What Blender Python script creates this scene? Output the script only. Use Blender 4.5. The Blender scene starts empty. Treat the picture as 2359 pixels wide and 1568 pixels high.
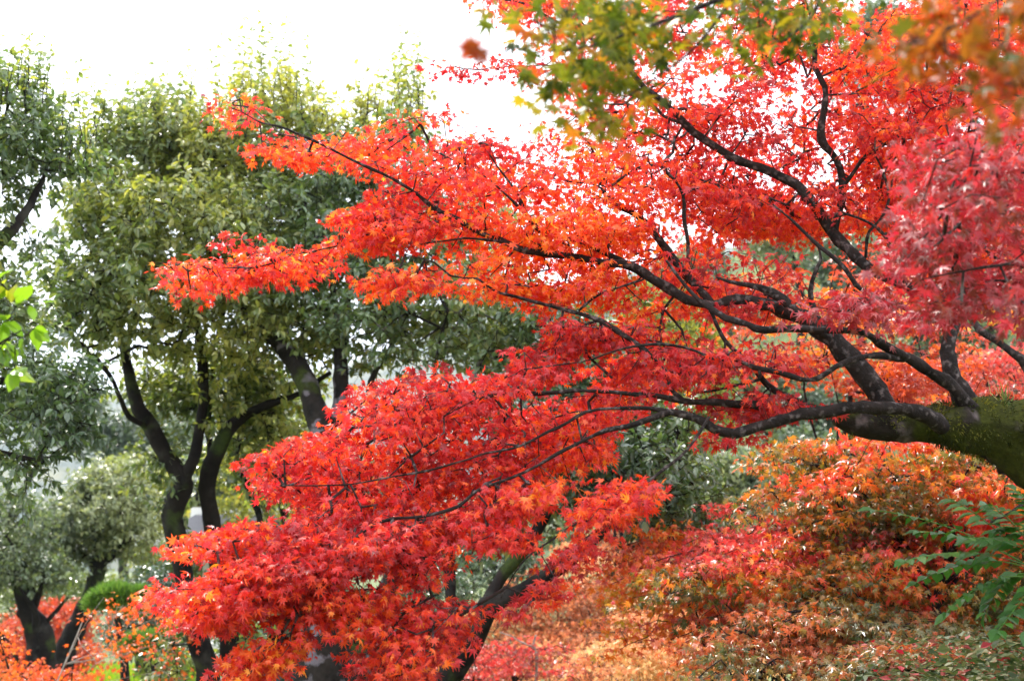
import bpy, math
import numpy as np
from mathutils import Vector, noise

# ------------------------------------------------------------------ camera
C = bpy.context.scene.collection
sc = bpy.context.scene
PITCH = math.radians(10)
CAM = np.array([0.0, 0.0, 1.6])
FWD = np.array([0.0, math.cos(PITCH), math.sin(PITCH)])
UP = np.array([0.0, -math.sin(PITCH), math.cos(PITCH)])
FOC = 2948.0
cd = bpy.data.cameras.new('camera'); cam = bpy.data.objects.new('camera', cd); C.objects.link(cam)
cd.sensor_width = 36; cd.lens = 45; cd.clip_start = 0.05; cd.clip_end = 6000
cam.location = CAM; cam.rotation_euler = (math.radians(90) + PITCH, 0, 0)
cd.dof.use_dof = True; cd.dof.focus_distance = 5.3; cd.dof.aperture_fstop = 3.4
sc.camera = cam
# ------------------------------------------------------------------ sky
SUN_EL, SUN_AZ = math.radians(48), math.radians(-28)      # azimuth from +Y towards +X
w = bpy.data.worlds.new('World'); sc.world = w; w.use_nodes = True
nt = w.node_tree; nt.nodes.clear()
out = nt.nodes.new('ShaderNodeOutputWorld'); bg = nt.nodes.new('ShaderNodeBackground')
sky = nt.nodes.new('ShaderNodeTexSky'); sky.sky_type = 'NISHITA'; sky.sun_disc = False
sky.sun_elevation = SUN_EL; sky.sun_rotation = SUN_AZ
mx = nt.nodes.new('ShaderNodeMix'); mx.data_type = 'RGBA'
ns = nt.nodes.new('ShaderNodeTexNoise'); ns.inputs['Scale'].default_value = 2.2; ns.inputs['Detail'].default_value = 6
tc = nt.nodes.new('ShaderNodeTexCoord')
cr = nt.nodes.new('ShaderNodeValToRGB')
cr.color_ramp.elements[0].position = 0.3; cr.color_ramp.elements[0].color = (0.86, 0.86, 0.86, 1)
cr.color_ramp.elements[1].position = 0.6; cr.color_ramp.elements[1].color = (0.97, 0.97, 0.97, 1)
nt.links.new(tc.outputs['Generated'], ns.inputs['Vector']); nt.links.new(ns.outputs['Fac'], cr.inputs['Fac'])
nt.links.new(cr.outputs['Color'], mx.inputs['Factor'])
nt.links.new(sky.outputs['Color'], mx.inputs['A'])
mx.inputs['B'].default_value = (11.0, 11.2, 11.6, 1)
nt.links.new(mx.outputs['Result'], bg.inputs['Color']); bg.inputs['Strength'].default_value = 0.15
nt.links.new(bg.outputs['Background'], out.inputs['Surface'])
ld = bpy.data.lights.new('sun', 'SUN'); ld.energy = 5.0; ld.angle = math.radians(2); ld.color = (1.0, 0.95, 0.86)
sun = bpy.data.objects.new('sun', ld); C.objects.link(sun)
sd = Vector((math.sin(SUN_AZ) * math.cos(SUN_EL), math.cos(SUN_AZ) * math.cos(SUN_EL), math.sin(SUN_EL)))
sun.rotation_euler = sd.to_track_quat('Z', 'Y').to_euler(); sun.location = (0, 0, 60)
sc.view_settings.view_transform = 'Standard'; sc.view_settings.look = 'None'
sc.view_settings.exposure = 0.92; sc.view_settings.gamma = 1.0
sc.cycles.max_bounces = 8; sc.cycles.diffuse_bounces = 3; sc.cycles.glossy_bounces = 2
sc.cycles.transmission_bounces = 4; sc.cycles.caustics_reflective = False; sc.cycles.caustics_refractive = False

# ------------------------------------------------------------------ helpers
rng = np.random.default_rng(11)

def P(px, py, d):
    """Point seen at (px, py) of the 2358 x 1568 view, d metres along the view axis."""
    px = np.asarray(px, float); py = np.asarray(py, float); d = np.asarray(d, float)
    x = (px - 1179) / FOC * d; z = (784 - py) / FOC * d
    return CAM + d[..., None] * FWD + z[..., None] * UP + x[..., None] * np.array([1.0, 0, 0])

def unit(v):
    return v / np.maximum(np.linalg.norm(v, axis=-1, keepdims=True), 1e-9)

def sm(a, b, t):
    t = np.clip((np.asarray(t, float) - a) / (b - a), 0, 1); return t * t * (3 - 2 * t)

def height(x, y):
    x = np.asarray(x, float); y = np.asarray(y, float)
    z = -0.55 * sm(2, 20, y) * (1 - sm(1, 12, x))
    z = z + 1.22 * sm(0.55, 1.75, x) * sm(1.2, 4.0, y) * (1 - 0.75 * sm(6.2, 9.5, y))
    z = z - 0.9 * sm(6, 9, y) * sm(-3, -1, x) * (1 - sm(0.5, 2.5, x)) * 0.4
    z = z + 0.62 * np.clip(y - 27, 0, 26) * sm(-5, 13, x)
    z = z + 0.045 * np.sin(x * 1.7 + 1) * np.sin(y * 1.3) * sm(2.5, 6, np.hypot(x, y))
    return z

def tag(o, label=None, cat=None, group=None, kind=None):
    if label: o['label'] = label
    if cat: o['category'] = cat
    if group: o['group'] = group
    if kind: o['kind'] = kind
    return o

def empty(name, loc, label, cat, group=None):
    o = bpy.data.objects.new(name, None); C.objects.link(o); o.location = [float(v) for v in loc]
    o.empty_display_size = 0.2
    return tag(o, label, cat, group)

def link(name, me, mat, parent=None):
    o = bpy.data.objects.new(name, me); C.objects.link(o)
    if mat: me.materials.append(mat)
    if parent:
        o.parent = parent
        o.matrix_parent_inverse = __import__('mathutils').Matrix.Translation(-parent.location)
    return o

def np_mesh(name, verts, loops, nper, tint=None, smooth=False):
    """verts (n,3); loops flat vertex ids; nper = loops per face (int or array)."""
    me = bpy.data.meshes.new(name)
    verts = np.asarray(verts, np.float32); loops = np.asarray(loops, np.int32).ravel()
    if np.isscalar(nper):
        nf = len(loops) // nper; tot = np.full(nf, nper, np.int32)
    else:
        tot = np.asarray(nper, np.int32); nf = len(tot)
    st = np.concatenate([[0], np.cumsum(tot)[:-1]]).astype(np.int32)
    me.vertices.add(len(verts)); me.vertices.foreach_set('co', verts.ravel())
    me.loops.add(len(loops)); me.loops.foreach_set('vertex_index', loops)
    me.polygons.add(nf); me.polygons.foreach_set('loop_start', st); me.polygons.foreach_set('loop_total', tot)
    me.polygons.foreach_set('use_smooth', np.full(nf, smooth, bool))
    me.update(calc_edges=True)
    if tint is not None:
        a = me.attributes.new('tint', 'FLOAT', 'FACE'); a.data.foreach_set('value', np.asarray(tint, np.float32))
    return me

# ------------------------------------------------------------------ materials
def leaf_mat(name, ramp, trans=0.45, rough=0.38, spec=0.5, tboost=1.25, tw=(1.0, 1.0, 1.0), coat=0.0, crough=0.36):
    m = bpy.data.materials.new(name); m.use_nodes = True; t = m.node_tree; t.nodes.clear()
    o = t.nodes.new('ShaderNodeOutputMaterial'); pb = t.nodes.new('ShaderNodeBsdfPrincipled')
    tr = t.nodes.new('ShaderNodeBsdfTranslucent'); mix = t.nodes.new('ShaderNodeMixShader')
    at = t.nodes.new('ShaderNodeAttribute'); at.attribute_name = 'tint'
    r = t.nodes.new('ShaderNodeValToRGB')
    e = r.color_ramp.elements
    while len(e) < len(ramp): e.new(0.5)
    for k, (p, c) in enumerate(ramp):
        e[k].position = p; e[k].color = (*c, 1)
    nz = t.nodes.new('ShaderNodeTexNoise'); nz.inputs['Scale'].default_value = 45; nz.inputs['Detail'].default_value = 3
    geo = t.nodes.new('ShaderNodeNewGeometry'); t.links.new(geo.outputs['Position'], nz.inputs['Vector'])
    ad = t.nodes.new('ShaderNodeMath'); ad.operation = 'MULTIPLY_ADD'; ad.inputs[1].default_value = 0.30
    t.links.new(nz.outputs['Fac'], ad.inputs[0])
    sb = t.nodes.new('ShaderNodeMath'); sb.operation = 'SUBTRACT'; sb.inputs[1].default_value = 0.15
    t.links.new(at.outputs['Fac'], sb.inputs[0]); t.links.new(sb.outputs[0], ad.inputs[2])
    t.links.new(ad.outputs[0], r.inputs['Fac'])
    t.links.new(r.outputs['Color'], pb.inputs['Base Color'])
    pb.inputs['Roughness'].default_value = rough; pb.inputs['Specular IOR Level'].default_value = spec
    pb.inputs['Coat Weight'].default_value = coat; pb.inputs['Coat Roughness'].default_value = crough
    g = t.nodes.new('ShaderNodeMix'); g.data_type = 'RGBA'; g.blend_type = 'MULTIPLY'
    g.inputs['Factor'].default_value = 1; t.links.new(r.outputs['Color'], g.inputs['A'])
    g.inputs['B'].default_value = (tboost * tw[0], tboost * tw[1], tboost * tw[2], 1)
    t.links.new(g.outputs['Result'], tr.inputs['Color'])
    mix.inputs['Fac'].default_value = trans
    t.links.new(pb.outputs[0], mix.inputs[1]); t.links.new(tr.outputs[0], mix.inputs[2])
    t.links.new(mix.outputs[0], o.inputs['Surface'])
    return m

def bark_mat(name, dark, light, lichen=None, moss=0.0, scale=9.0, mossc=(0.07, 0.085, 0.012), mossh=0.0, lsc=1.4, lhard=0.72):
    m = bpy.data.materials.new(name); m.use_nodes = True; t = m.node_tree
    pb = t.nodes['Principled BSDF']; pb.inputs['Roughness'].default_value = 0.9; pb.inputs['Specular IOR Level'].default_value = 0.2
    tc = t.nodes.new('ShaderNodeTexCoord')
    n1 = t.nodes.new('ShaderNodeTexNoise'); n1.inputs['Scale'].default_value = scale; n1.inputs['Detail'].default_value = 8
    n1.inputs['Roughness'].default_value = 0.65
    t.links.new(tc.outputs['Object'], n1.inputs['Vector'])
    r = t.nodes.new('ShaderNodeValToRGB'); r.color_ramp.elements[0].position = 0.35; r.color_ramp.elements[1].position = 0.7
    r.color_ramp.elements[0].color = (*dark, 1); r.color_ramp.elements[1].color = (*light, 1)
    t.links.new(n1.outputs['Fac'], r.inputs['Fac']); col = r.outputs['Color']
    if lichen:
        n2 = t.nodes.new('ShaderNodeTexNoise'); n2.inputs['Scale'].default_value = scale * lsc; n2.inputs['Detail'].default_value = 4
        mp = t.nodes.new('ShaderNodeMapping'); mp.inputs['Location'].default_value = (3, 8, 1)
        t.links.new(tc.outputs['Object'], mp.inputs[0]); t.links.new(mp.outputs[0], n2.inputs['Vector'])
        r2 = t.nodes.new('ShaderNodeValToRGB'); r2.color_ramp.elements[0].position = 0.54; r2.color_ramp.elements[1].position = lhard
        t.links.new(n2.outputs['Fac'], r2.inputs['Fac'])
        mm = t.nodes.new('ShaderNodeMix'); mm.data_type = 'RGBA'; t.links.new(r2.outputs['Color'], mm.inputs['Factor'])
        t.links.new(col, mm.inputs['A']); mm.inputs['B'].default_value = (*lichen, 1); col = mm.outputs['Result']
    if moss > 0:
        n3 = t.nodes.new('ShaderNodeTexNoise'); n3.inputs['Scale'].default_value = scale * 0.6; n3.inputs['Detail'].default_value = 7
        t.links.new(tc.outputs['Object'], n3.inputs['Vector'])
        r3 = t.nodes.new('ShaderNodeValToRGB'); r3.color_ramp.elements[0].position = 0.62 - moss * 0.3
        r3.color_ramp.elements[1].position = 0.70 - moss * 0.25
        t.links.new(n3.outputs['Fac'], r3.inputs['Fac'])
        n4 = t.nodes.new('ShaderNodeTexNoise'); n4.inputs['Scale'].default_value = scale * 9
        r4 = t.nodes.new('ShaderNodeValToRGB'); r4.color_ramp.elements[0].color = (mossc[0] * .35, mossc[1] * .35, mossc[2] * .5, 1)
        r4.color_ramp.elements[1].color = (mossc[0] * 2, mossc[1] * 2, mossc[2] * 1.5, 1)
        t.links.new(tc.outputs['Object'], n4.inputs['Vector']); t.links.new(n4.outputs['Fac'], r4.inputs['Fac'])
        mm = t.nodes.new('ShaderNodeMix'); mm.data_type = 'RGBA'; t.links.new(r3.outputs['Color'], mm.inputs['Factor'])
        t.links.new(col, mm.inputs['A']); t.links.new(r4.outputs['Color'], mm.inputs['B']); col = mm.outputs['Result']
    t.links.new(col, pb.inputs['Base Color'])
    b = t.nodes.new('ShaderNodeBump'); b.inputs['Strength'].default_value = 0.9; b.inputs['Distance'].default_value = 0.03
    t.links.new(n1.outputs['Fac'], b.inputs['Height']); t.links.new(b.outputs['Normal'], pb.inputs['Normal'])
    return m

M = {}
M['red'] = leaf_mat('red_maple_leaf', [(0, (0.26, 0.012, 0.014)), (0.28, (0.55, 0.018, 0.028)), (0.52, (0.70, 0.042, 0.010)), (0.8, (0.78, 0.12, 0.010)), (1, (0.80, 0.32, 0.02))], 0.46, 0.5, 0.8, 1.5, coat=0.25, crough=0.5)
M['crimson'] = leaf_mat('crimson_maple_leaf', [(0, (0.20, 0.03, 0.015)), (0.3, (0.38, 0.012, 0.028)), (0.7, (0.55, 0.03, 0.022)), (1, (0.66, 0.13, 0.015))], 0.40, 0.52, 1.0, 1.4, coat=0.3, crough=0.55)
M['pinkred'] = leaf_mat('rose_red_maple_leaf', [(0, (0.3, 0.05, 0.03)), (0.4, (0.68, 0.045, 0.045)), (0.75, (0.8, 0.11, 0.07)), (1, (0.85, 0.3, 0.1))], 0.42, 0.42, 0.8, 1.25, coat=.3)
M['orange'] = leaf_mat('orange_maple_leaf', [(0, (0.42, 0.05, 0.02)), (0.35, (0.75, 0.11, 0.012)), (0.7, (0.80, 0.24, 0.015)), (1, (0.62, 0.36, 0.03))], 0.42, 0.40, 0.7, 1.25, coat=0.3)
M['turning'] = leaf_mat('turning_maple_leaf', [(0, (0.09, 0.10, 0.015)), (0.25, (0.28, 0.20, 0.02)), (0.5, (0.62, 0.22, 0.02)), (0.8, (0.78, 0.12, 0.02)), (1, (0.7, 0.04, 0.03))], 0.42, 0.40, 0.7, 1.25, coat=0.4)
M['olive'] = leaf_mat('olive_maple_leaf', [(0, (0.06, 0.085, 0.03)), (0.4, (0.17, 0.17, 0.05)), (0.75, (0.35, 0.2, 0.04)), (1, (0.6, 0.14, 0.04))], 0.35, 0.40, 0.8, 1.2, coat=0.5)
M['peach'] = leaf_mat('peach_maple_leaf', [(0, (0.32, 0.12, 0.05)), (0.4, (0.72, 0.24, 0.10)), (0.75, (0.85, 0.38, 0.16)), (1, (0.80, 0.55, 0.25))], 0.4, 0.5, 0.5, 1.2)
M['greenorange'] = leaf_mat('green_orange_maple_leaf', [(0, (0.04, 0.065, 0.005)), (0.3, (0.12, 0.145, 0.008)), (0.55, (0.32, 0.24, 0.01)), (0.75, (0.5, 0.13, 0.01)), (1, (0.6, 0.05, 0.012))], 0.5, 0.42, 0.4, 1.25)
M['overhang'] = leaf_mat('orange_brown_maple_leaf', [(0, (0.08, 0.09, 0.008)), (0.3, (0.24, 0.10, 0.008)), (0.7, (0.36, 0.07, 0.008)), (1, (0.42, 0.04, 0.008))], 0.5, 0.45, 0.3, 1.1)
GR = [(0, (0.035, 0.07, 0.036)), (0.35, (0.085, 0.14, 0.055)), (0.65, (0.16, 0.20, 0.06)), (1, (0.36, 0.35, 0.09))]
M['evergreen'] = leaf_mat('evergreen_leaf', GR, 0.30, 0.40, 0.9, 2.0, (1.1, 1.1, 0.42), coat=0.45)
M['evergreen_far'] = leaf_mat('grey_green_leaf', [(0, (0.045, 0.075, 0.045)), (0.5, (0.10, 0.14, 0.07)), (1, (0.27, 0.29, 0.13))], 0.3, 0.42, 0.8, 1.8, (1.1, 1.1, 0.6), coat=0.25)
M['yellowgreen'] = leaf_mat('yellow_green_leaf', [(0, (0.07, 0.11, 0.02)), (0.5, (0.20, 0.24, 0.03)), (1, (0.5, 0.45, 0.05))], 0.4, 0.35, 0.7, 1.5)
M['bright'] = leaf_mat('bright_green_leaf', [(0, (0.08, 0.17, 0.01)), (0.6, (0.19, 0.34, 0.012)), (1, (0.45, 0.42, 0.02))], 0.5, 0.32, 0.6, 1.3)
M['pinnate'] = leaf_mat('pinnate_green_leaf', [(0, (0.015, 0.055, 0.01)), (0.6, (0.035, 0.12, 0.012)), (1, (0.09, 0.22, 0.02))], 0.3, 0.4, 0.5, 1.6)
M['pine'] = leaf_mat('pine_needle', [(0, (0.05, 0.11, 0.02)), (0.6, (0.12, 0.24, 0.03)), (1, (0.25, 0.38, 0.05))], 0.3, 0.5, 0.3, 1.3)
M['camellia'] = leaf_mat('camellia_leaf', [(0, (0.025, 0.06, 0.025)), (0.7, (0.06, 0.12, 0.04)), (1, (0.15, 0.22, 0.06))], 0.2, 0.35, 0.9, 1.4, coat=0.5)
M['grass'] = leaf_mat('grass_blade', [(0, (0.06, 0.11, 0.02)), (0.6, (0.16, 0.24, 0.04)), (1, (0.42, 0.36, 0.12))], 0.35, 0.5, 0.4, 1.3)
M['herb'] = leaf_mat('ground_herb_leaf', [(0, (0.03, 0.055, 0.015)), (0.4, (0.08, 0.11, 0.03)), (0.6, (0.15, 0.13, 0.05)), (0.75, (0.22, 0.04, 0.03)), (1, (0.35, 0.012, 0.03))], 0.25, 0.6, 0.25, 1.2)
M['moss'] = leaf_mat('tree_moss', [(0, (0.012, 0.016, 0.003)), (0.6, (0.05, 0.06, 0.008)), (1, (0.22, 0.21, 0.03))], 0.3, 0.7, 0.2, 1.2)
M['litter'] = leaf_mat('fallen_leaf', [(0, (0.15, 0.07, 0.03)), (0.5, (0.5, 0.12, 0.03)), (1, (0.7, 0.3, 0.08))], 0.2, 0.5, 0.5, 1.1)
M['bark_maple'] = bark_mat('maple_bark', (0.008, 0.006, 0.005), (0.034, 0.024, 0.021), (0.13, 0.105, 0.10), 0, 11, lsc=3.5)
M['bark_mossy'] = bark_mat('mossy_maple_bark', (0.008, 0.006, 0.005), (0.040, 0.030, 0.024), (0.17, 0.13, 0.135), 0.5, 8, (0.034, 0.038, 0.005), lsc=1.6)
M['bark_twig'] = bark_mat('maple_twig_bark', (0.014, 0.008, 0.008), (0.06, 0.038, 0.036), (0.2, 0.17, 0.17), 0, 14)
M['bark_dark'] = bark_mat('evergreen_bark', (0.005, 0.004, 0.004), (0.024, 0.019, 0.016), (0.04, 0.038, 0.032), 0.2, 5, (0.03, 0.045, 0.012))
M['bark_lichen'] = bark_mat('lichen_spotted_bark', (0.008, 0.007, 0.006), (0.04, 0.032, 0.027), (0.16, 0.14, 0.16), 0.15, 6, (0.035, 0.045, 0.012), lsc=1.0, lhard=0.60)
M['bark_pale'] = bark_mat('pale_bark', (0.25, 0.2, 0.17), (0.55, 0.5, 0.46), None, 0, 20)

# ------------------------------------------------------------------ leaf templates: x = side, y = tip, z = normal
def star_template(lobes, notch=0.34, droop=0.22, base=0.12):
    pts = []
    tips = [(a, l) for a, l in lobes]
    for k, (a, l) in enumerate(tips):
        pts.append((a, l))
        if k + 1 < len(tips):
            a2, l2 = tips[k + 1]; pts.append(((a + a2) / 2, notch * (0.8 + 0.3 * min(l, l2))))
    full = [(-a, l) for a, l in reversed(pts) if a > 0] + pts
    full = full + [(180, base)]
    v = [(0, 0, 0)]
    for k, (a, l) in enumerate(full):
        r = math.radians(a)
        v.append((math.sin(r) * l, math.cos(r) * l, -droop * l * l + (0.05 if l < 0.5 else 0)))
    n = len(full)
    f = [(0, 1 + k, 1 + (k + 1) % n) for k in range(n)]
    v = np.array(v); v[:, 1] += base
    # petiole: one thin strip
    b = len(v)
    v = np.vstack([v, [(-0.018, 0.02, 0), (0.018, 0.02, 0), (0.0, -0.45, 0.10)]])
    f.append((b, b + 1, b + 2))
    return v, np.array(f)
STAR7 = star_template([(0, 1.0), (40, 0.92), (82, 0.74), (128, 0.40)])
STAR5 = star_template([(0, 1.0), (50, 0.86), (105, 0.6)], 0.36)
_l = [(0, 0, 0), (0.19, 0.28, 0.05), (0.21, 0.58, 0.03), (0, 1, -0.16), (-0.21, 0.58, 0.03), (-0.19, 0.28, 0.05), (0, 0.45, -0.03)]
OVAL = (np.array(_l, float), np.array([(0, 1, 6), (1, 2, 6), (2, 3, 6), (3, 4, 6), (4, 5, 6), (5, 0, 6)]))
OVAL4 = (np.array([(0, 0, 0), (0.22, 0.45, 0.05), (0, 1, -0.12), (-0.22, 0.45, 0.05)], float), np.array([(0, 1, 2), (0, 2, 3)]))
DIAMOND = (np.array([(0, 0, 0), (0.30, 0.5, 0.06), (0, 1, -0.1), (-0.30, 0.5, 0.06)], float), np.array([(0, 1, 2), (0, 2, 3)]))
NEEDLE = (np.array([(-0.03, 0, 0), (0.03, 0, 0), (0, 1, 0)], float), np.array([(0, 1, 2)]))
BLADE = (np.array([(-0.03, 0, 0), (0.03, 0, 0), (0.022, .5, 0.06), (-0.022, .5, 0.06), (0, 1, -0.1)], float), np.array([(0, 1, 2), (0, 2, 3), (3, 2, 4)]))

def leaves_mesh(name, tmpl, pos, tip, nor, size, tint):
    tv, tf = tmpl
    tip = unit(tip); nor = nor - (nor * tip).sum(-1, keepdims=True) * tip; nor = unit(nor)
    side = np.cross(tip, nor)
    R = np.stack([side, tip, nor], -1)                      # (n,3,3) columns
    n = len(pos)
    jx = rng.uniform(0.85, 1.15, (n, 1, 1))
    loc = tv[None] * np.concatenate([jx, np.ones((n, 1, 1)), rng.uniform(0.3, 1.9, (n, 1, 1))], -1) * size[:, None, None]
    V = np.einsum('nij,nkj->nki', R, loc) + pos[:, None, :]
    F = tf[None] + (np.arange(n) * len(tv))[:, None, None]
    return np_mesh(name, V.reshape(-1, 3), F.ravel(), tf.shape[1], np.repeat(np.clip(tint, 0, 1), len(tf)))

# ------------------------------------------------------------------ tubes
def segs_mesh(name, segs, sides=4):
    """segs: array (n,8) p0 p1 r0 r1 -> open prisms"""
    s = np.asarray(segs, float); n = len(s)
    p0, p1, r0, r1 = s[:, :3], s[:, 3:6], s[:, 6], s[:, 7]
    d = unit(p1 - p0); a = np.where(np.abs(d[:, 2:3]) > 0.9, np.array([[1.0, 0, 0]]), np.array([[0, 0, 1.0]]))
    u = unit(np.cross(d, a)); v = np.cross(d, u)
    ang = np.arange(sides) * 2 * math.pi / sides
    ring = np.cos(ang)[None, :, None] * u[:, None, :] + np.sin(ang)[None, :, None] * v[:, None, :]
    A = p0[:, None] + ring * r0[:, None, None]; B = p1[:, None] + ring * r1[:, None, None]
    V = np.concatenate([A, B], 1).reshape(-1, 3)
    k = np.arange(sides); k2 = (k + 1) % sides
    q = np.stack([k, k2, k2 + sides, k + sides], -1)
    F = q[None] + (np.arange(n) * 2 * sides)[:, None, None]
    return np_mesh(name, V, F.ravel(), 4, smooth=True)

def catmull(pts, step=0.06):
    pts = np.asarray(pts, float)
    if len(pts) == 2: pts = np.vstack([pts[0], (pts[0] + pts[1]) / 2, pts[1]])
    e = np.vstack([2 * pts[0] - pts[1], pts, 2 * pts[-1] - pts[-2]]); o = []
    for i in range(1, len(e) - 2):
        p0, p1, p2, p3 = e[i - 1], e[i], e[i + 1], e[i + 2]
        k = max(2, int(np.linalg.norm((p2 - p1)[:3]) / step))
        for t in np.arange(k) / k:
            o.append(0.5 * ((2 * p1) + (-p0 + p2) * t + (2 * p0 - 5 * p1 + 4 * p2 - p3) * t * t + (-p0 + 3 * p1 - 3 * p2 + p3) * t ** 3))
    o.append(e[-2]); return np.array(o)

def limb_mesh(name, path, sides=14, bump=0.10, freq=6.0):
    """path (n,4) xyz r, already dense. One continuous tube with lumps and rounded ends."""
    p = path[:, :3]; r = np.maximum(path[:, 3], 0.0015)
    n = len(p); t = unit(np.gradient(p, axis=0))
    u = np.cross(t[0], [0, 0, 1.0] if abs(t[0][2]) < .9 else [1.0, 0, 0]); u /= np.linalg.norm(u)
    V = []; ang = np.arange(sides) * 2 * math.pi / sides
    for i in range(n):
        u = u - t[i] * np.dot(u, t[i]); u /= np.linalg.norm(u); v = np.cross(t[i], u)
        for a in ang:
            d = math.cos(a) * u + math.sin(a) * v
            q = p[i] + d * r[i]
            nb = noise.noise(Vector(q * freq)) + 0.5 * noise.noise(Vector(q * freq * 2.7))
            V.append(q + d * r[i] * bump * nb * 1.6)
    V.append(p[0] - t[0] * r[0] * .5); V.append(p[-1] + t[-1] * r[-1] * .6)
    L = []; T = []
    for i in range(n - 1):
        for k in range(sides):
            k2 = (k + 1) % sides
            L += [i * sides + k, i * sides + k2, (i + 1) * sides + k2, (i + 1) * sides + k]; T.append(4)
    for k in range(sides):
        k2 = (k + 1) % sides
        L += [n * sides, k2, k]; T.append(3)
        L += [n * sides + 1, (n - 1) * sides + k, (n - 1) * sides + k2]; T.append(3)
    return np_mesh(name, np.array(V), L, T, smooth=True)

def px_path(pts, step=0.06, wig=0.0):
    """pts [(px,py,d,r_px)] -> dense path in metres"""
    a = np.array([[*P(x, y, d), r * d / FOC] for x, y, d, r in pts])
    q = catmull(a, step)
    if wig:
        for i in range(len(q)):
            q[i, :3] += np.array(noise.noise_vector(Vector(q[i, :3] * 2.2))) * wig + np.array(noise.noise_vector(Vector(q[i, :3] * 9))) * wig * .5
    return q

# ------------------------------------------------------------------ twig growth towards the foliage
def grow(nodes, targets, rtip=0.0018, power=0.42, arch=0.12, seg=0.14, pen=0.25, rmax=0.02):
    """nodes (n,3) existing skeleton; returns segs (m,8), outward direction per target"""
    cap = len(nodes) + len(targets) * 14
    pos = np.zeros((cap, 3)); pos[:len(nodes)] = nodes; par = np.full(cap, -1); plen = np.zeros(cap); cnt = len(nodes)
    d0 = np.array([np.min(((nodes - t) ** 2).sum(1)) for t in targets]); order = np.argsort(d0)
    outd = np.zeros((len(targets), 3)); tn = []
    for ti in order:
        t = targets[ti]
        dd = np.sqrt(((pos[:cnt] - t) ** 2).sum(1)) + pen * plen[:cnt]
        j = int(np.argmin(dd)); a = pos[j]; L = np.linalg.norm(t - a)
        k = int(min(10, max(1, round(L / seg)))); bend = rng.normal(0, 1, 3) * L * 0.05; prev = j
        for s in range(1, k + 1):
            f = s / k; q = a + (t - a) * f
            q = q + bend * math.sin(math.pi * f) + np.array([0, 0, arch * L * math.sin(math.pi * f)])
            if s < k: q = q + rng.normal(0, 0.012, 3) * min(1, L * 4)
            pos[cnt] = q; par[cnt] = prev; plen[cnt] = plen[prev] + L / k; prev = cnt; cnt += 1
        outd[ti] = pos[cnt - 1] - pos[par[cnt - 1]]; tn.append(cnt - 1)
    load = np.zeros(cnt); load[tn] = 1
    for i in range(cnt - 1, len(nodes) - 1, -1):
        if par[i] >= 0: load[par[i]] += load[i]
    rad = np.minimum(rtip * np.maximum(load, 1) ** power, rmax)
    idx = np.arange(len(nodes), cnt); pr = par[idx]
    r0 = np.where(pr < len(nodes), rad[idx], rad[pr])
    segs = np.concatenate([pos[pr], pos[idx], r0[:, None], rad[idx][:, None]], 1)
    return segs, unit(outd + 1e-6)

# ------------------------------------------------------------------ foliage
def in_poly(x, y, poly):
    poly = np.asarray(poly, float); c = np.zeros(len(x), bool); j = len(poly) - 1
    for i in range(len(poly)):
        xi, yi = poly[i]; xj, yj = poly[j]
        c ^= ((yi > y) != (yj > y)) & (x < (xj - xi) * (y - yi) / (yj - yi + 1e-12) + xi); j = i
    return c

def poly_targets(poly, d0, d1, n, holes=(), gap=0.0, freq=1.6, seed=0.0, slope=0.0):
    """n cluster centres in the volume whose outline is poly between depths d0 and d1"""
    poly = np.asarray(poly, float); lo, hi = poly.min(0), poly.max(0); out_ = []
    tries = 0
    while len(out_) < n and tries < 200:
        tries += 1
        x = rng.uniform(lo[0], hi[0], n); y = rng.uniform(lo[1], hi[1], n); d = rng.uniform(d0, d1, n)
        ok = in_poly(x, y, poly)
        for hx, hy, rx, ry in holes: ok &= ((x - hx) / rx) ** 2 + ((y - hy) / ry) ** 2 > 1
        for q in P(x[ok], y[ok], d[ok]):
            # the sprays lie in layers: stretched noise leaves gaps between them
            if noise.noise(Vector((q[0] * .9, q[1] * .9 + seed, (q[2] - slope * q[0]) * 4.2))) > gap - rng.uniform(0, .12):
                out_.append(q)
    return np.array(out_[:n])

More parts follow.
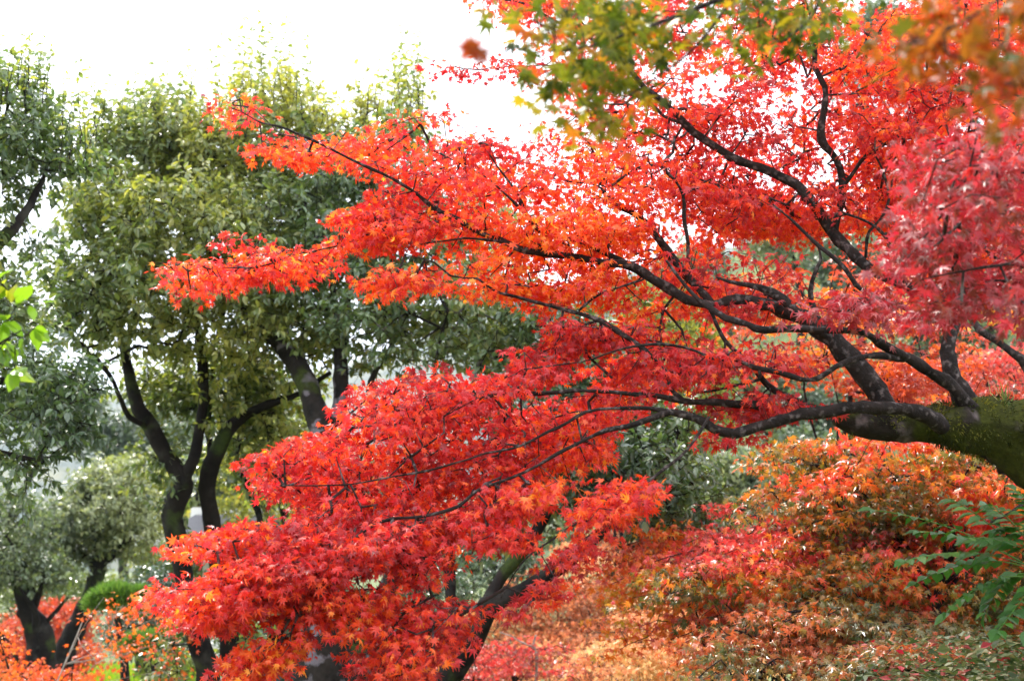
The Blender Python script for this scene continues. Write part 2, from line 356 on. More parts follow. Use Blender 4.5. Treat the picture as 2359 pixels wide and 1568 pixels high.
def poly_plates(poly, d0, d1, n, holes=(), axis=(-1, 0, 0), seed=0.0, gap=-0.1, slope=0.0, size=1.0, spread=0.5, margin=0.0):
    """n cluster centres set on flat drooping sprays whose outline stays inside poly"""
    poly = np.asarray(poly, float); lo, hi = poly.min(0), poly.max(0); out_ = []; ax = np.array(axis, float)
    for _ in range(n * 12):
        if len(out_) >= n: break
        x = rng.uniform(lo[0], hi[0], 1); y = rng.uniform(lo[1], hi[1], 1)
        if not in_poly(x, y, poly)[0]: continue
        d = rng.uniform(d0, d1); q = P(x[0], y[0], d)
        if noise.noise(Vector((q[0] * .9, q[1] * .9 + seed, (q[2] - slope * q[0]) * 4.2))) < gap - rng.uniform(0, .12): continue
        o = unit(ax + rng.normal(0, spread, 3) * [1, 1, .35]); sd2 = unit(np.cross(o, [0, 0, 1.0])); L = rng.uniform(.14, .34) * size; W = L * rng.uniform(.35, .65); dr = rng.uniform(.1, .5)
        k = int(rng.uniform(5, 12)); f = rng.uniform(-.6, 1, k); g_ = rng.normal(0, .55, k) * (1 - .5 * np.abs(f))
        T = q + o * (f * L)[:, None] + sd2 * (g_ * W)[:, None]; T[:, 2] -= dr * L * f * np.abs(f) + .12 * W * g_ ** 2 + rng.normal(0, .008, k)
        v = T - CAM; dd = v @ FWD; px = 1179 + v[:, 0] / dd * FOC; py = 784 - (v @ UP) / dd * FOC
        ok = in_poly(px, py, poly)
        if margin: ok &= in_poly(px, py + 24 * margin, poly) & in_poly(px, py - 9 * margin, poly) & in_poly(px - 16 * margin, py, poly) & in_poly(px + 16 * margin, py, poly)
        for hx, hy, rx, ry in holes: ok &= ((px - hx) / rx) ** 2 + ((py - hy) / ry) ** 2 > 1
        out_ += list(T[ok])
    return np.array(out_[:n])

def lobe_targets(lobes, n, hollow=0.55, under=0.35, rr=None):
    """lobes [(px,py,d,rx_px,ry_px,rd_m)] -> centres biased to the outer shell; under = share kept on the underside"""
    o = []; od = []
    vol = np.array([l[3] * l[4] * (l[2] / 10) ** 2 for l in lobes], float); vol = vol / vol.sum()
    for (px, py, d, rx, ry, rd), s in zip(lobes, vol):
        c = P(px, py, d); a = np.array([rx * d / FOC, rd, ry * d / FOC]); k = int(n * s) + 1
        v = unit(rng.normal(0, 1, (k * 3, 3)))
        keep = (v[:, 2] > -0.25) | (rng.random(k * 3) < under); v = v[keep][:k]
        r = rng.uniform(hollow, 1, (len(v), 1)) ** 0.6
        lump = np.array([1 + 0.22 * noise.noise(Vector(q * 2.3 + c)) for q in v])[:, None]
        o.append(c + v * r * a * lump); od.append(v)
    return np.vstack(o), np.vstack(od)

def maple_leaves(name, mat, parent, tg, outd, per, R, size, tint0, tmpl=STAR7, flat=0.28, tvar=0.16, face=0.3, tfreq=1.1, up=0.75, tamp=0.4):
    n = len(tg) * per; c = np.repeat(tg, per, 0); o = np.repeat(outd, per, 0)
    rr = np.sqrt(rng.random(n)) * R; th = rng.uniform(0, 2 * math.pi, n)
    off = np.stack([np.cos(th) * rr, np.sin(th) * rr, rng.normal(0, flat * R, n)], -1)
    oh = o * [1, 1, 0.4]; off = off + oh * R * 0.35; off[:, 2] -= 0.25 * rr
    pos = c + off
    tip = unit(off * [1, 1, 0.3]) * 0.8 + o * 0.3 + rng.normal(0, 0.5, (n, 3)); tip[:, 2] -= rng.uniform(-0.1, 1.2, n)
    nor = rng.normal(0, 0.62, (n, 3)) + [0, -face, up]
    cl = np.array([noise.noise(Vector(q * tfreq)) for q in tg]) * tamp
    t0 = tint0 if np.ndim(tint0) else np.full(len(tg), tint0)
    tint = np.repeat(t0 + cl, per) + rng.normal(0, tvar, n)
    sz = size * rng.uniform(0.5, 1.2, n)
    return link(name, leaves_mesh(name, tmpl, pos, tip, nor, sz, tint), M[mat], parent)

def shoot_leaves(name, mat, parent, tg, outd, per, L, size, tint0, tmpl=OVAL, tvar=0.14, droop=0.4, upb=0.35, tfreq=0.6, tamp=0.5, more=None):
    """leaves set along short shoots"""
    m = len(tg); ax = unit(outd * 0.8 + rng.normal(0, 0.45, (m, 3)) + [0, 0, upb])
    n = m * per; c = np.repeat(tg, per, 0); a = np.repeat(ax, per, 0)
    f = rng.uniform(-0.35, 1.0, n)[:, None]; rad = unit(np.cross(a, rng.normal(0, 1, (n, 3))))
    pos = c + a * f * L + rad * 0.01 * L
    tip = a * (0.25 + 0.4 * np.clip(f, 0, 1)) + rad * 0.9 + rng.normal(0, 0.2, (n, 3)); tip[:, 2] -= droop * rng.uniform(0.3, 1.6, n)
    nor = rng.normal(0, 0.45, (n, 3)) + [0, -0.15, 0.9]
    cl = np.array([noise.noise(Vector(q * tfreq)) for q in tg]) * tamp
    t0 = tint0 if np.ndim(tint0) else np.full(m, tint0)
    tint = np.repeat(t0 + cl, per) + rng.normal(0, tvar, n)
    sz = size * rng.uniform(0.6, 1.15, n)
    if more: pos, tip, nor, sz, tint = [np.concatenate([a_, np.array(b_)]) for a_, b_ in zip((pos, tip, nor, sz, tint), more)]
    o = link(name, leaves_mesh(name, tmpl, pos, tip, nor, sz, tint), M[mat], parent)
    st = np.concatenate([tg - ax * L * 0.35, tg + ax * L, np.full((m, 1), size * 0.035), np.full((m, 1), size * 0.015)], 1)
    return o, st

# ================================================================== SETTING
def ground_material():
    m = bpy.data.materials.new('leaf_strewn_soil'); m.use_nodes = True; t = m.node_tree; pb = t.nodes['Principled BSDF']
    tc = t.nodes.new('ShaderNodeTexCoord'); n1 = t.nodes.new('ShaderNodeTexNoise'); n1.inputs['Scale'].default_value = 0.5
    n1.inputs['Detail'].default_value = 10; t.links.new(tc.outputs['Object'], n1.inputs['Vector'])
    r = t.nodes.new('ShaderNodeValToRGB'); e = r.color_ramp.elements
    e[0].position = 0.35; e[0].color = (0.05, 0.07, 0.02, 1); e[1].position = 0.7; e[1].color = (0.13, 0.09, 0.045, 1)
    x = e.new(0.52); x.color = (0.10, 0.14, 0.03, 1)
    t.links.new(n1.outputs['Fac'], r.inputs['Fac']); t.links.new(r.outputs['Color'], pb.inputs['Base Color'])
    n2 = t.nodes.new('ShaderNodeTexNoise'); n2.inputs['Scale'].default_value = 25; t.links.new(tc.outputs['Object'], n2.inputs['Vector'])
    b = t.nodes.new('ShaderNodeBump'); b.inputs['Distance'].default_value = 0.05; t.links.new(n2.outputs['Fac'], b.inputs['Height'])
    t.links.new(b.outputs['Normal'], pb.inputs['Normal']); pb.inputs['Roughness'].default_value = 0.95
    return m

def build_ground():
    s = np.linspace(-1, 1, 241); xs = np.sign(s) * (np.abs(s) * 22 + np.abs(s) ** 6 * 2400)
    s = np.linspace(-0.45, 1, 261); ys = np.sign(s) * (np.abs(s) * 60 + np.abs(s) ** 7 * 2600)
    X, Y = np.meshgrid(xs, ys); Z = height(X, Y)
    V = np.stack([X, Y, Z], -1).reshape(-1, 3); nx, ny = len(xs), len(ys)
    i, j = np.meshgrid(np.arange(nx - 1), np.arange(ny - 1)); a = (j * nx + i).ravel()
    F = np.stack([a, a + 1, a + 1 + nx, a + nx], -1)
    o = link('ground', np_mesh('ground', V, F.ravel(), 4, smooth=True), ground_material()); o['kind'] = 'structure'

def build_mountain():
    # forested ridge some 900 m away, higher to the right
    m = bpy.data.materials.new('distant_forest'); m.use_nodes = True; t = m.node_tree; pb = t.nodes['Principled BSDF']
    tc = t.nodes.new('ShaderNodeTexCoord'); n1 = t.nodes.new('ShaderNodeTexNoise'); n1.inputs['Scale'].default_value = 0.05
    n1.inputs['Detail'].default_value = 9; t.links.new(tc.outputs['Object'], n1.inputs['Vector'])
    r = t.nodes.new('ShaderNodeValToRGB'); e = r.color_ramp.elements
    e[0].position = 0.38; e[0].color = (0.025, 0.045, 0.03, 1); e[1].position = 0.66; e[1].color = (0.12, 0.12, 0.06, 1)
    t.links.new(n1.outputs['Fac'], r.inputs['Fac']); t.links.new(r.outputs['Color'], pb.inputs['Base Color']); pb.inputs['Roughness'].default_value = 0.9
    xs = np.linspace(-900, 1100, 300); ts = np.linspace(0, 1, 60)
    X, T = np.meshgrid(xs, ts)
    top = np.interp(xs, [-900, -520, -300, -100, 130, 350, 600, 1100], [95, 118, 135, 165, 240, 300, 330, 340])
    V = np.zeros((60, 300, 3))
    for j, tt in enumerate(ts):
        y = 560 + 520 * tt
        for i, x in enumerate(xs):
            nz = noise.fractal(Vector((x * .006, y * .006, 0)), 1.0, 2.0, 4) * 18 + noise.noise(Vector((x * .09, y * .09, 2))) * 5
            prof = math.sin(min(tt * 1.15, 1.0) * math.pi / 2)
            V[j, i] = (x, y, -8 + (top[i] + nz) * prof)
    i, j = np.meshgrid(np.arange(299), np.arange(59)); a = (j * 300 + i).ravel()
    F = np.stack([a, a + 1, a + 301, a + 300], -1)
    o = link('mountain', np_mesh('mountain', V.reshape(-1, 3), F.ravel(), 4, smooth=True), m); o['kind'] = 'structure'

build_ground(); build_mountain()

# ================================================================== MAIN MAPLE
def trunk_moss(path, root):
    # short mossy fur, thickest on the upper side, in patches
    n = 26000; i = rng.integers(0, len(path) - 1, n); c = path[i, :3] + (path[i + 1, :3] - path[i, :3]) * rng.random((n, 1)); r = path[i, 3]
    t = unit(path[i + 1, :3] - path[i, :3]); a = rng.uniform(0, 6.283, n); u = unit(np.cross(t, np.tile([0, 0, 1.0], (n, 1)))); v = np.cross(t, u)
    d = np.cos(a)[:, None] * u + np.sin(a)[:, None] * v; p = c + d * r[:, None] * 0.99
    nz = np.array([noise.noise(Vector(q * 6)) + .5 * noise.noise(Vector(q * 17)) for q in p])
    k = nz + d[:, 2] * .22 > 0.02; p = p[k]; d = d[k]; m = len(p)
    tip = d + rng.normal(0, .45, (m, 3)) + [0, 0, -.35]
    link('moss', leaves_mesh('moss', (BLADE[0] * [4.5, 1, 1], BLADE[1]), p, tip, rng.normal(0, 1, (m, 3)), rng.uniform(.008, .022, m), np.clip(rng.normal(.5, .22, m) + np.array([noise.noise(Vector(q * 9)) for q in p]) * .9, 0, 1)), M['moss'], root)

def build_main_maple():
    gx, gy = 3.25, 5.0
    root = empty('maple_tree', (gx, gy, float(height(gx, gy))), 'big crimson red Japanese maple with mossy leaning trunk reaching in from the right edge', 'tree')
    b = P(2760, 1568, 5.0)
    trunk = [(3120, 1640, 5.0, 230), (2900, 1380, 5.0, 165), (2680, 1200, 5.0, 135), (2500, 1085, 5.0, 112), (2358, 1012, 5.0, 93), (2270, 985, 4.98, 66), (2170, 980, 4.96, 46), (2050, 978, 4.94, 36), (1960, 972, 4.95, 27), (1920, 965, 4.96, 14)]
    path = px_path(trunk, 0.05); tr = link('trunk', limb_mesh('trunk', path, 48, 0.2, 11), M['bark_mossy'], root)
    trunk_moss(path, root)
    limbs = [
     # front grey bough sweeping left along the mossy limb
     ('m', [(2170, 975, 4.86, 24), (2120, 948, 4.78, 20), (2050, 935, 4.72, 17), (1985, 936, 4.7, 15), (1900, 948, 4.68, 15), (1820, 962, 4.66, 15), (1750, 984, 4.64, 14), (1695, 1000, 4.62, 13), (1640, 985, 4.6, 12), (1600, 960, 4.6, 11), (1545, 945, 4.6, 9), (1500, 962, 4.58, 8), (1444, 979, 4.55, 7), (1369, 1004, 4.5, 5.5), (1284, 1050, 4.45, 4.5), (1214, 1090, 4.4, 4), (1094, 1134, 4.35, 4.5), (1054, 1164, 4.32, 4.5), (960, 1190, 4.3, 4), (879, 1194, 4.3, 4.5), (784, 1259, 4.25, 5), (715, 1294, 4.22, 4.5), (665, 1324, 4.2, 3.5), (600, 1344, 4.2, 2.5), (470, 1365, 4.2, 1.5)]),
     ('m', [(1545, 945, 4.6, 7), (1470, 935, 4.6, 5), (1410, 940, 4.6, 4), (1349, 949, 4.58, 4), (1284, 989, 4.55, 4), (1214, 1024, 4.5, 3.5), (1120, 1050, 4.45, 3), (960, 1090, 4.4, 2.5), (780, 1110, 4.4, 2), (640, 1110, 4.4, 1.4)]),
     ('m', [(1754, 939, 4.75, 12), (1649, 929, 4.75, 9), (1574, 922, 4.75, 8), (1480, 905, 4.75, 6), (1350, 900, 4.75, 5), (1229, 905, 4.75, 6), (1180, 897, 4.75, 6), (1104, 916, 4.75, 5), (1050, 936, 4.75, 3.5), (960, 940, 4.75, 2.5), (860, 930, 4.75, 1.5)]),
     ('m', [(1574, 922, 4.75, 7), (1545, 895, 4.78, 7), (1534, 850, 4.8, 6), (1504, 819, 4.85, 6), (1449, 780, 4.9, 6), (1384, 740, 4.95, 7), (1334, 725, 5.0, 6), (1234, 695, 5.0, 4.5), (1144, 670, 5.0, 3.5), (1104, 640, 5.0, 3), (1044, 635, 5.0, 2.5), (1004, 605, 5.0, 2), (940, 590, 5.0, 1.5)]),
     ('m', [(1334, 718, 5.0, 3.5), (1384, 678, 5.02, 3), (1484, 645, 5.05, 3)]),
     # hanging sprays, lower right
     ('m', [(1630, 960, 4.5, 4), (1605, 1010, 4.45, 4), (1568, 1054, 4.4, 4), (1509, 1099, 4.35, 4), (1449, 1134, 4.3, 3.5), (1380, 1180, 4.3, 3), (1280, 1240, 4.25, 2.5), (1210, 1290, 4.2, 2), (1150, 1380, 4.2, 1.5)]),
     # thick dead-straight bough, up and left
     ('m', [(2045, 945, 5.0, 27), (2000, 880, 5.05, 25), (1944, 809, 5.1, 26), (1894, 765, 5.12, 24), (1824, 722, 5.15, 21), (1750, 700, 5.15, 17), (1694, 692, 5.15, 14), (1634, 705, 5.15, 11), (1580, 690, 5.15, 13), (1554, 675, 5.15, 13), (1504, 640, 5.15, 12), (1449, 612, 5.15, 12), (1384, 606, 5.15, 10), (1334, 595, 5.15, 9), (1234, 585, 5.15, 9), (1174, 565, 5.15, 8), (1109, 535, 5.15, 8), (1044, 500, 5.15, 7), (1004, 478, 5.15, 6), (950, 440, 5.1, 4), (880, 400, 5.05, 3.5), (784, 350, 5.0, 3.5), (720, 320, 5.0, 3.5), (660, 298, 5.0, 3), (595, 285, 5.0, 2), (530, 255, 5.0, 1.5)]),
     ('m', [(1894, 765, 5.1, 16), (1850, 735, 5.05, 16), (1800, 690, 5.05, 13), (1749, 665, 5.05, 9), (1700, 655, 5.1, 5), (1650, 640, 5.1, 3)]),
     ('m', [(1449, 612, 5.15, 8), (1384, 580, 5.2, 7), (1324, 555, 5.2, 7), (1254, 537, 5.25, 7), (1222, 505, 5.25, 6.5), (1204, 470, 5.3, 6), (1189, 440, 5.3, 4), (1160, 400, 5.3, 2.5), (1110, 330, 5.3, 1.5)]),
     ('m', [(1219, 500, 5.25, 5), (1190, 470, 5.25, 4), (1164, 445, 5.25, 2.5), (1110, 400, 5.2, 1.8), (1010, 350, 5.2, 1.2)]),
     ('m', [(1640, 705, 5.15, 9), (1610, 665, 5.2, 10), (1585, 635, 5.25, 11), (1550, 590, 5.3, 11), (1510, 540, 5.35, 11), (1485, 510, 5.35, 10), (1449, 485, 5.35, 9), (1404, 458, 5.35, 9), (1392, 440, 5.35, 4), (1370, 425, 5.35, 3), (1310, 420, 5.35, 2)]),
     ('m', [(1585, 630, 5.25, 5), (1582, 560, 5.25, 5), (1575, 470, 5.25, 4.5), (1551, 415, 5.25, 4), (1519, 380, 5.25, 4.5), (1544, 352, 5.25, 3.5), (1549, 310, 5.25, 2)]),
     ('m', [(1519, 380, 5.25, 4), (1470, 385, 5.3, 3.5), (1410, 425, 5.35, 3), (1384, 425, 5.35, 2)]),
     ('m', [(1380, 425, 5.35, 3), (1400, 390, 5.4, 2.5), (1360, 330, 5.4, 2), (1290, 270, 5.4, 1.2)]),
     ('m', [(1044, 510, 5.15, 3), (930, 516, 5.1, 2.5), (840, 550, 5.1, 2.2), (784, 570, 5.1, 2.2), (665, 597, 5.05, 2), (595, 620, 5.05, 1.8), (470, 615, 5.0, 1.5), (360, 607, 5.0, 1)]),
     ('m', [(1174, 565, 5.15, 4), (1100, 550, 5.1, 3), (1040, 553, 5.1, 2.5), (960, 570, 5.05, 2)]),
     # vertical limb rising from the trunk and the long arching bough
     ('m', [(2270, 985, 5.0, 44), (2225, 915, 5.02, 28), (2196, 855, 5.05, 20), (2192, 790, 5.1, 18), (2203, 720, 5.15, 18), (2195, 680, 5.2, 16), (2110, 662, 5.3, 15), (2060, 645, 5.35, 14), (2000, 612, 5.4, 14), (1950, 572, 5.45, 14), (1920, 535, 5.5, 14), (1890, 490, 5.5, 14), (1850, 441, 5.5, 13), (1800, 410, 5.5, 12), (1750, 391, 5.5, 11), (1680, 366, 5.5, 11), (1612, 322, 5.5, 10), (1575, 285, 5.5, 9), (1530, 240, 5.5, 8), (1490, 205, 5.5, 8), (1460, 168, 5.5, 7), (1400, 110, 5.5, 5), (1330, 70, 5.5, 4), (1269, 42, 5.5, 3.5), (1224, 12, 5.5, 3), (1144, -2, 5.5, 2.5)]),
     ('m', [(1575, 285, 5.5, 5), (1530, 270, 5.5, 4.5), (1490, 235, 5.5, 3), (1440, 215, 5.5, 2)]),
     ('m', [(1924, 535, 5.5, 11), (1929, 505, 5.5, 10), (1944, 440, 5.5, 9.5), (1929, 370, 5.5, 9), (1894, 325, 5.5, 9.5), (1899, 260, 5.5, 8), (1899, 200, 5.5, 7.5), (1879, 155, 5.5, 7), (1874, 115, 5.5, 6), (1870, 50, 5.5, 4), (1850, -20, 5.5, 2)]),
     ('m', [(1944, 435, 5.5, 5), (1975, 392, 5.5, 4.5), (2000, 360, 5.5, 4), (2060, 325, 5.5, 3.5), (2110, 318, 5.5, 3), (2160, 295, 5.5, 2), (2220, 240, 5.5, 1.5)]),
     ('m', [(1990, 590, 5.42, 4), (2000, 530, 5.4, 3.5), (2030, 500, 5.4, 3.5), (2046, 460, 5.4, 3.5), (2036, 400, 5.4, 3), (2018, 365, 5.4, 2)]),
     ('m', [(2046, 460, 5.4, 3), (2055, 420, 5.4, 3), (2070, 395, 5.4, 2.5), (2090, 400, 5.4, 1.5)]),
     ('m', [(2079, 640, 5.3, 6), (2054, 585, 5.3, 5), (2014, 520, 5.3, 4), (1950, 490, 5.35, 3), (1900, 470, 5.4, 2)]),
     ('m', [(2203, 745, 5.05, 8), (2110, 720, 5.0, 7), (1989, 668, 5.0, 6), (1944, 615, 5.0, 6), (1874, 555, 5.05, 5), (1819, 505, 5.1, 3.5), (1780, 470, 5.1, 2)]),
     ('m', [(2358, 830, 4.6, 11), (2294, 784, 4.7, 10), (2249, 750, 4.8, 9), (2224, 708, 5.0, 9)]),
     ('m', [(2460, 1010, 4.8, 26), (2400, 900, 4.6, 17), (2358, 830, 4.6, 11)]),
     # long lower grey limb
     ('m', [(2245, 945, 4.95, 22), (2212, 908, 4.92, 16), (2179, 879, 4.9, 16), (2099, 834, 4.85, 14), (2024, 794, 4.82, 11), (1989, 770, 4.8, 10), (1920, 765, 4.8, 9), (1854, 762, 4.8, 9), (1764, 764, 4.8, 10), (1724, 747, 4.82, 9), (1674, 735, 4.85, 8.5), (1630, 705, 4.9, 7), (1590, 670, 4.95, 5), (1540, 600, 5.0, 3)]),
     ('m', [(2080, 832, 4.85, 9), (2030, 824, 4.8, 8), (1974, 829, 4.75, 7.5), (1924, 849, 4.72, 7), (1884, 874, 4.7, 7), (1844, 879, 4.7, 6.5), (1794, 864, 4.7, 6.5), (1739, 849, 4.7, 6), (1699, 834, 4.7, 5), (1649, 829, 4.7, 4), (1574, 799, 4.7, 4), (1500, 790, 4.7, 3.5), (1430, 800, 4.7, 2.5), (1340, 830, 4.7, 2), (1200, 850, 4.7, 1.5)]),
     ('m', [(1750, 852, 4.7, 4), (1749, 879, 4.7, 4), (1690, 893, 4.72, 3.5), (1600, 905, 4.75, 3)]),
     ('m', [(1634, 712, 4.9, 5), (1669, 789, 4.9, 6), (1724, 839, 4.9, 6), (1774, 894, 4.9, 8), (1824, 919, 4.9, 10), (1860, 945, 4.9, 12)]),
     ('m', [(1894, 765, 5.12, 9), (1880, 725, 5.2, 8), (1866, 690, 5.2, 7), (1866, 645, 5.2, 6), (1889, 592, 5.2, 4), (1880, 560, 5.2, 2)]),
     # bough leaning out towards the viewer at the right edge
     ('m', [(2400, 900, 4.6, 15), (2480, 760, 4.2, 13), (2480, 600, 3.8, 10), (2420, 480, 3.6, 8), (2358, 402, 3.5, 7), (2294, 450, 3.4, 5), (2230, 500, 3.3, 4), (2150, 560, 3.2, 2)]),
     ('m', [(2420, 480, 3.6, 6), (2380, 350, 3.6, 5), (2324, 300, 3.6, 4.5), (2274, 350, 3.5, 4), (2240, 400, 3.4, 2.5)]),
     ('m', [(2480, 600, 3.8, 7), (2400, 620, 3.6, 5), (2300, 610, 3.4, 4), (2200, 620, 3.3, 2.5), (2120, 640, 3.3, 1.5)]),
     ('m', [(2430, 1080, 4.8, 10), (2350, 1160, 4.6, 5), (2280, 1200, 4.6, 3)]),
    ]
    nodes = [path[len(path) // 2:, :3]]
    for _, l in limbs:
        q = px_path(l, 0.035, 0.016); link('branch', limb_mesh('branch', q * [1, 1, 1, .9], 12, 0.26, 17), M['bark_maple'], root)
        nodes.append(q[:, :3] if len(q) < 12 else q[4:, :3])
    nodes = np.vstack(nodes)[::2]
    sky_holes = [(1535, 470, 30, 55), (1150, 470, 22, 26), (1290, 345, 36, 24), (1060, 438, 28, 16), (1240, 300, 30, 18), (1630, 440, 24, 16), (1185, 325, 20, 30), (1740, 250, 24, 18), (1620, 520, 26, 20), (2060, 250, 30, 22),
        (1180, 1000, 26, 10), (1010, 920, 30, 10), (890, 1040, 24, 8), (870, 1120, 36, 14), (930, 1180, 26, 10), (1230, 960, 20, 10), (700, 1085, 20, 7), (1120, 1080, 20, 9)]
    LU = (-1, .15, .12); LD = (-1, -.25, -.6); RU = (-.6, -.3, .1)
    F = [  # outline, near, far, clusters, tint, axis of the sprays
     ([(490, 220), (530, 212), (600, 245), (640, 270), (720, 272), (850, 290), (930, 270), (1000, 255), (1080, 255), (1130, 290), (1170, 340), (1230, 280), (1290, 270), (1340, 320), (1420, 310), (1500, 320), (1560, 560), (1500, 640), (1400, 660), (1350, 640), (1150, 590), (1050, 545), (900, 560), (860, 520), (800, 500), (880, 440), (860, 390), (760, 345), (640, 350), (590, 325), (520, 290)], 5.05, 6.1, 850, .50, LU, -.04),
     ([(530, 335), (640, 330), (760, 340), (800, 370), (700, 365), (600, 345)], 5.0, 5.2, 30, .45, LU, -.4),
     ([(345, 606), (450, 598), (530, 600), (520, 545), (600, 540), (690, 575), (770, 540), (860, 508), (980, 520), (1000, 570), (860, 570), (780, 590), (720, 628), (640, 645), (540, 645), (430, 685), (400, 660), (425, 628), (370, 615)], 4.9, 5.4, 200, .52, LU, -.4),
     ([(740, 492), (840, 486), (960, 476), (1000, 520), (860, 520), (780, 512)], 4.95, 5.3, 45, .45, LU, -.4),
     ([(845, 655), (890, 615), (960, 600), (1060, 635), (1150, 650), (1250, 690), (1180, 695), (1100, 675), (1040, 655), (970, 655), (900, 700), (855, 695)], 4.9, 5.3, 62, .64, LU, -.4),
     ([(1000, 560), (1150, 590), (1300, 620), (1500, 650), (1560, 700), (1470, 745), (1380, 700), (1300, 725), (1200, 685), (1080, 625)], 5.0, 5.5, 120, .52, LU, -.1),
     ([(1240, 150), (1160, 100), (1210, 60), (1120, 20), (1100, -40), (1940, -40), (1960, 60), (2040, 60), (2060, 0), (2400, -40), (2400, 640), (2200, 640), (2100, 560), (2000, 560), (1900, 480), (1800, 420), (1500, 320), (1380, 300), (1290, 260), (1330, 180)], 5.3, 7.0, 2700, .44, RU, -.20),
     ([(1500, 320), (1800, 420), (1900, 480), (2000, 560), (2100, 560), (2200, 640), (2140, 640), (2080, 620), (1990, 560), (1900, 560), (1800, 540), (1700, 560), (1640, 600), (1580, 560)], 5.3, 6.6, 400, .5, RU, -.05),
     ([(1580, 430), (1680, 420), (1800, 450), (1850, 540), (1740, 560), (1620, 530)], 5.3, 6.4, 70, .45, RU, -.3),
     ([(1900, 200), (2100, 180), (2300, 240), (2200, 420), (2080, 520), (1960, 480), (1920, 330)], 5.6, 7.0, 180, .42, RU, -.2),
     ([(1500, 560), (1640, 580), (1760, 560), (1850, 620), (1860, 700), (1780, 740), (1700, 760), (1600, 740), (1520, 690)], 5.1, 5.8, 150, .34, LU, -.05),
     ([(1130, 130), (1200, 150), (1280, 140), (1240, 180), (1180, 170)], 5.3, 5.6, 14, .4, LU, -.4),
     ([(985, 125), (1050, 155), (1160, 150), (1150, 170), (1040, 170)], 5.4, 5.6, 9, .35, LU, -.4),
     # lower canopy, tier by tier (all tiers slope down to the left)
     ([(845, 894), (862, 874), (960, 862), (975, 838), (1040, 832), (1075, 875), (1130, 862), (1180, 850), (1215, 840), (1150, 805), (1220, 770), (1290, 755), (1340, 790), (1430, 800), (1500, 790), (1530, 850), (1545, 935), (1420, 970), (1390, 1015), (1390, 1060), (1340, 1085), (1240, 1090), (1200, 1125), (1150, 1150), (1040, 1150), (1000, 1190), (900, 1215), (820, 1200), (725, 1185), (675, 1155), (610, 1140), (580, 1112), (575, 1054), (630, 1029), (710, 999), (770, 954)], 4.55, 5.6, 1150, .36, LD, -.12),
     ([(405, 1250), (415, 1224), (480, 1234), (530, 1209), (575, 1191), (630, 1214), (720, 1190), (820, 1200), (760, 1230), (660, 1250), (600, 1262), (540, 1285), (500, 1298), (435, 1284)], 4.2, 4.6, 150, .44, LD, -.5),
     ([(350, 1356), (390, 1329), (480, 1312), (550, 1300), (610, 1266), (725, 1219), (850, 1200), (900, 1230), (880, 1300), (800, 1340), (730, 1350), (700, 1400), (600, 1410), (550, 1430), (505, 1470), (450, 1449), (395, 1424), (355, 1372)], 4.1, 4.7, 380, .40, LD, -.3),
     ([(520, 1534), (590, 1479), (640, 1430), (680, 1435), (725, 1465), (742, 1506), (660, 1530), (600, 1560), (560, 1600), (530, 1600)], 4.1, 4.5, 90, .66, LD, -.5),
     ([(590, 1410), (700, 1395), (740, 1360), (720, 1440), (650, 1440)], 4.2, 4.5, 26, .55, LD, -.5),
     ([(750, 1364), (800, 1335), (890, 1340), (885, 1390), (850, 1440), (820, 1505), (775, 1500), (790, 1440), (760, 1420)], 4.1, 4.5, 60, .58, LD, -.5),
     ([(860, 1215), (1000, 1190), (1045, 1190), (1040, 1240), (1010, 1330), (950, 1370), (900, 1350), (880, 1290)], 4.2, 4.8, 130, .42, LD, -.2),
     ([(875, 1449), (925, 1379), (1000, 1350), (1075, 1334), (1110, 1395), (1165, 1398), (1060, 1449), (1100, 1484), (1025, 1504), (975, 1554), (950, 1600), (830, 1600), (845, 1504)], 4.1, 4.8, 190, .34, LD, -.3),
     ([(1060, 1200), (1120, 1185), (1200, 1215), (1245, 1240), (1180, 1275), (1120, 1250), (1080, 1285)], 4.2, 4.6, 44, .34, LD, -.4),
     ([(1200, 1100), (1250, 1085), (1240, 1150), (1200, 1180), (1150, 1165)], 4.3, 4.6, 22, .6, LD, -.4),
     ([(1400, 1100), (1500, 1100), (1495, 1135), (1410, 1200), (1330, 1235), (1260, 1270), (1170, 1300), (1090, 1340), (1160, 1280), (1230, 1250), (1320, 1215), (1370, 1150)], 4.15, 4.5, 84, .30, LD, -.4),
     ([(1500, 1125), (1440, 1180), (1330, 1290), (1270, 1370), (1200, 1430), (1160, 1420), (1250, 1340), (1300, 1270), (1400, 1190)], 4.1, 4.4, 50, .26, LD, -.3),
     # diagonal sprays tying the tiers together
     ([(690, 1160), (800, 1130), (1000, 1130), (1050, 1200), (1040, 1270), (930, 1310), (820, 1290), (740, 1240)], 4.3, 4.9, 170, .40, LD, -.3),
     ([(1080, 1120), (1260, 1060), (1330, 1080), (1260, 1150), (1180, 1200), (1080, 1240), (1040, 1200)], 4.3, 4.8, 80, .42, LD, -.3),
     ([(580, 1300), (760, 1230), (800, 1260), (700, 1320), (560, 1400), (470, 1440), (440, 1400)], 4.1, 4.5, 90, .45, LD, -.4),
     # small clusters along the low limb
     ([(1270, 735), (1400, 745), (1560, 735), (1640, 770), (1620, 830), (1540, 900), (1400, 830), (1290, 790)], 4.8, 5.3, 150, .36, LU, -.12),
     ([(1560, 830), (1700, 800), (1740, 850), (1660, 900), (1570, 900)], 4.7, 5.0, 40, .3, LU, -.05),
     ([(1560, 900), (1660, 890), (1900, 915), (1920, 940), (1780, 960), (1640, 950)], 4.6, 4.9, 50, .22, LU, -.2),
     ([(1600, 800), (1680, 790), (1720, 840), (1640, 880), (1560, 880)], 4.6, 4.9, 24, .28, LU, -.2),
     ([(1740, 780), (1840, 790), (1860, 860), (1770, 860)], 4.8, 5.1, 24, .4, LU, -.2),
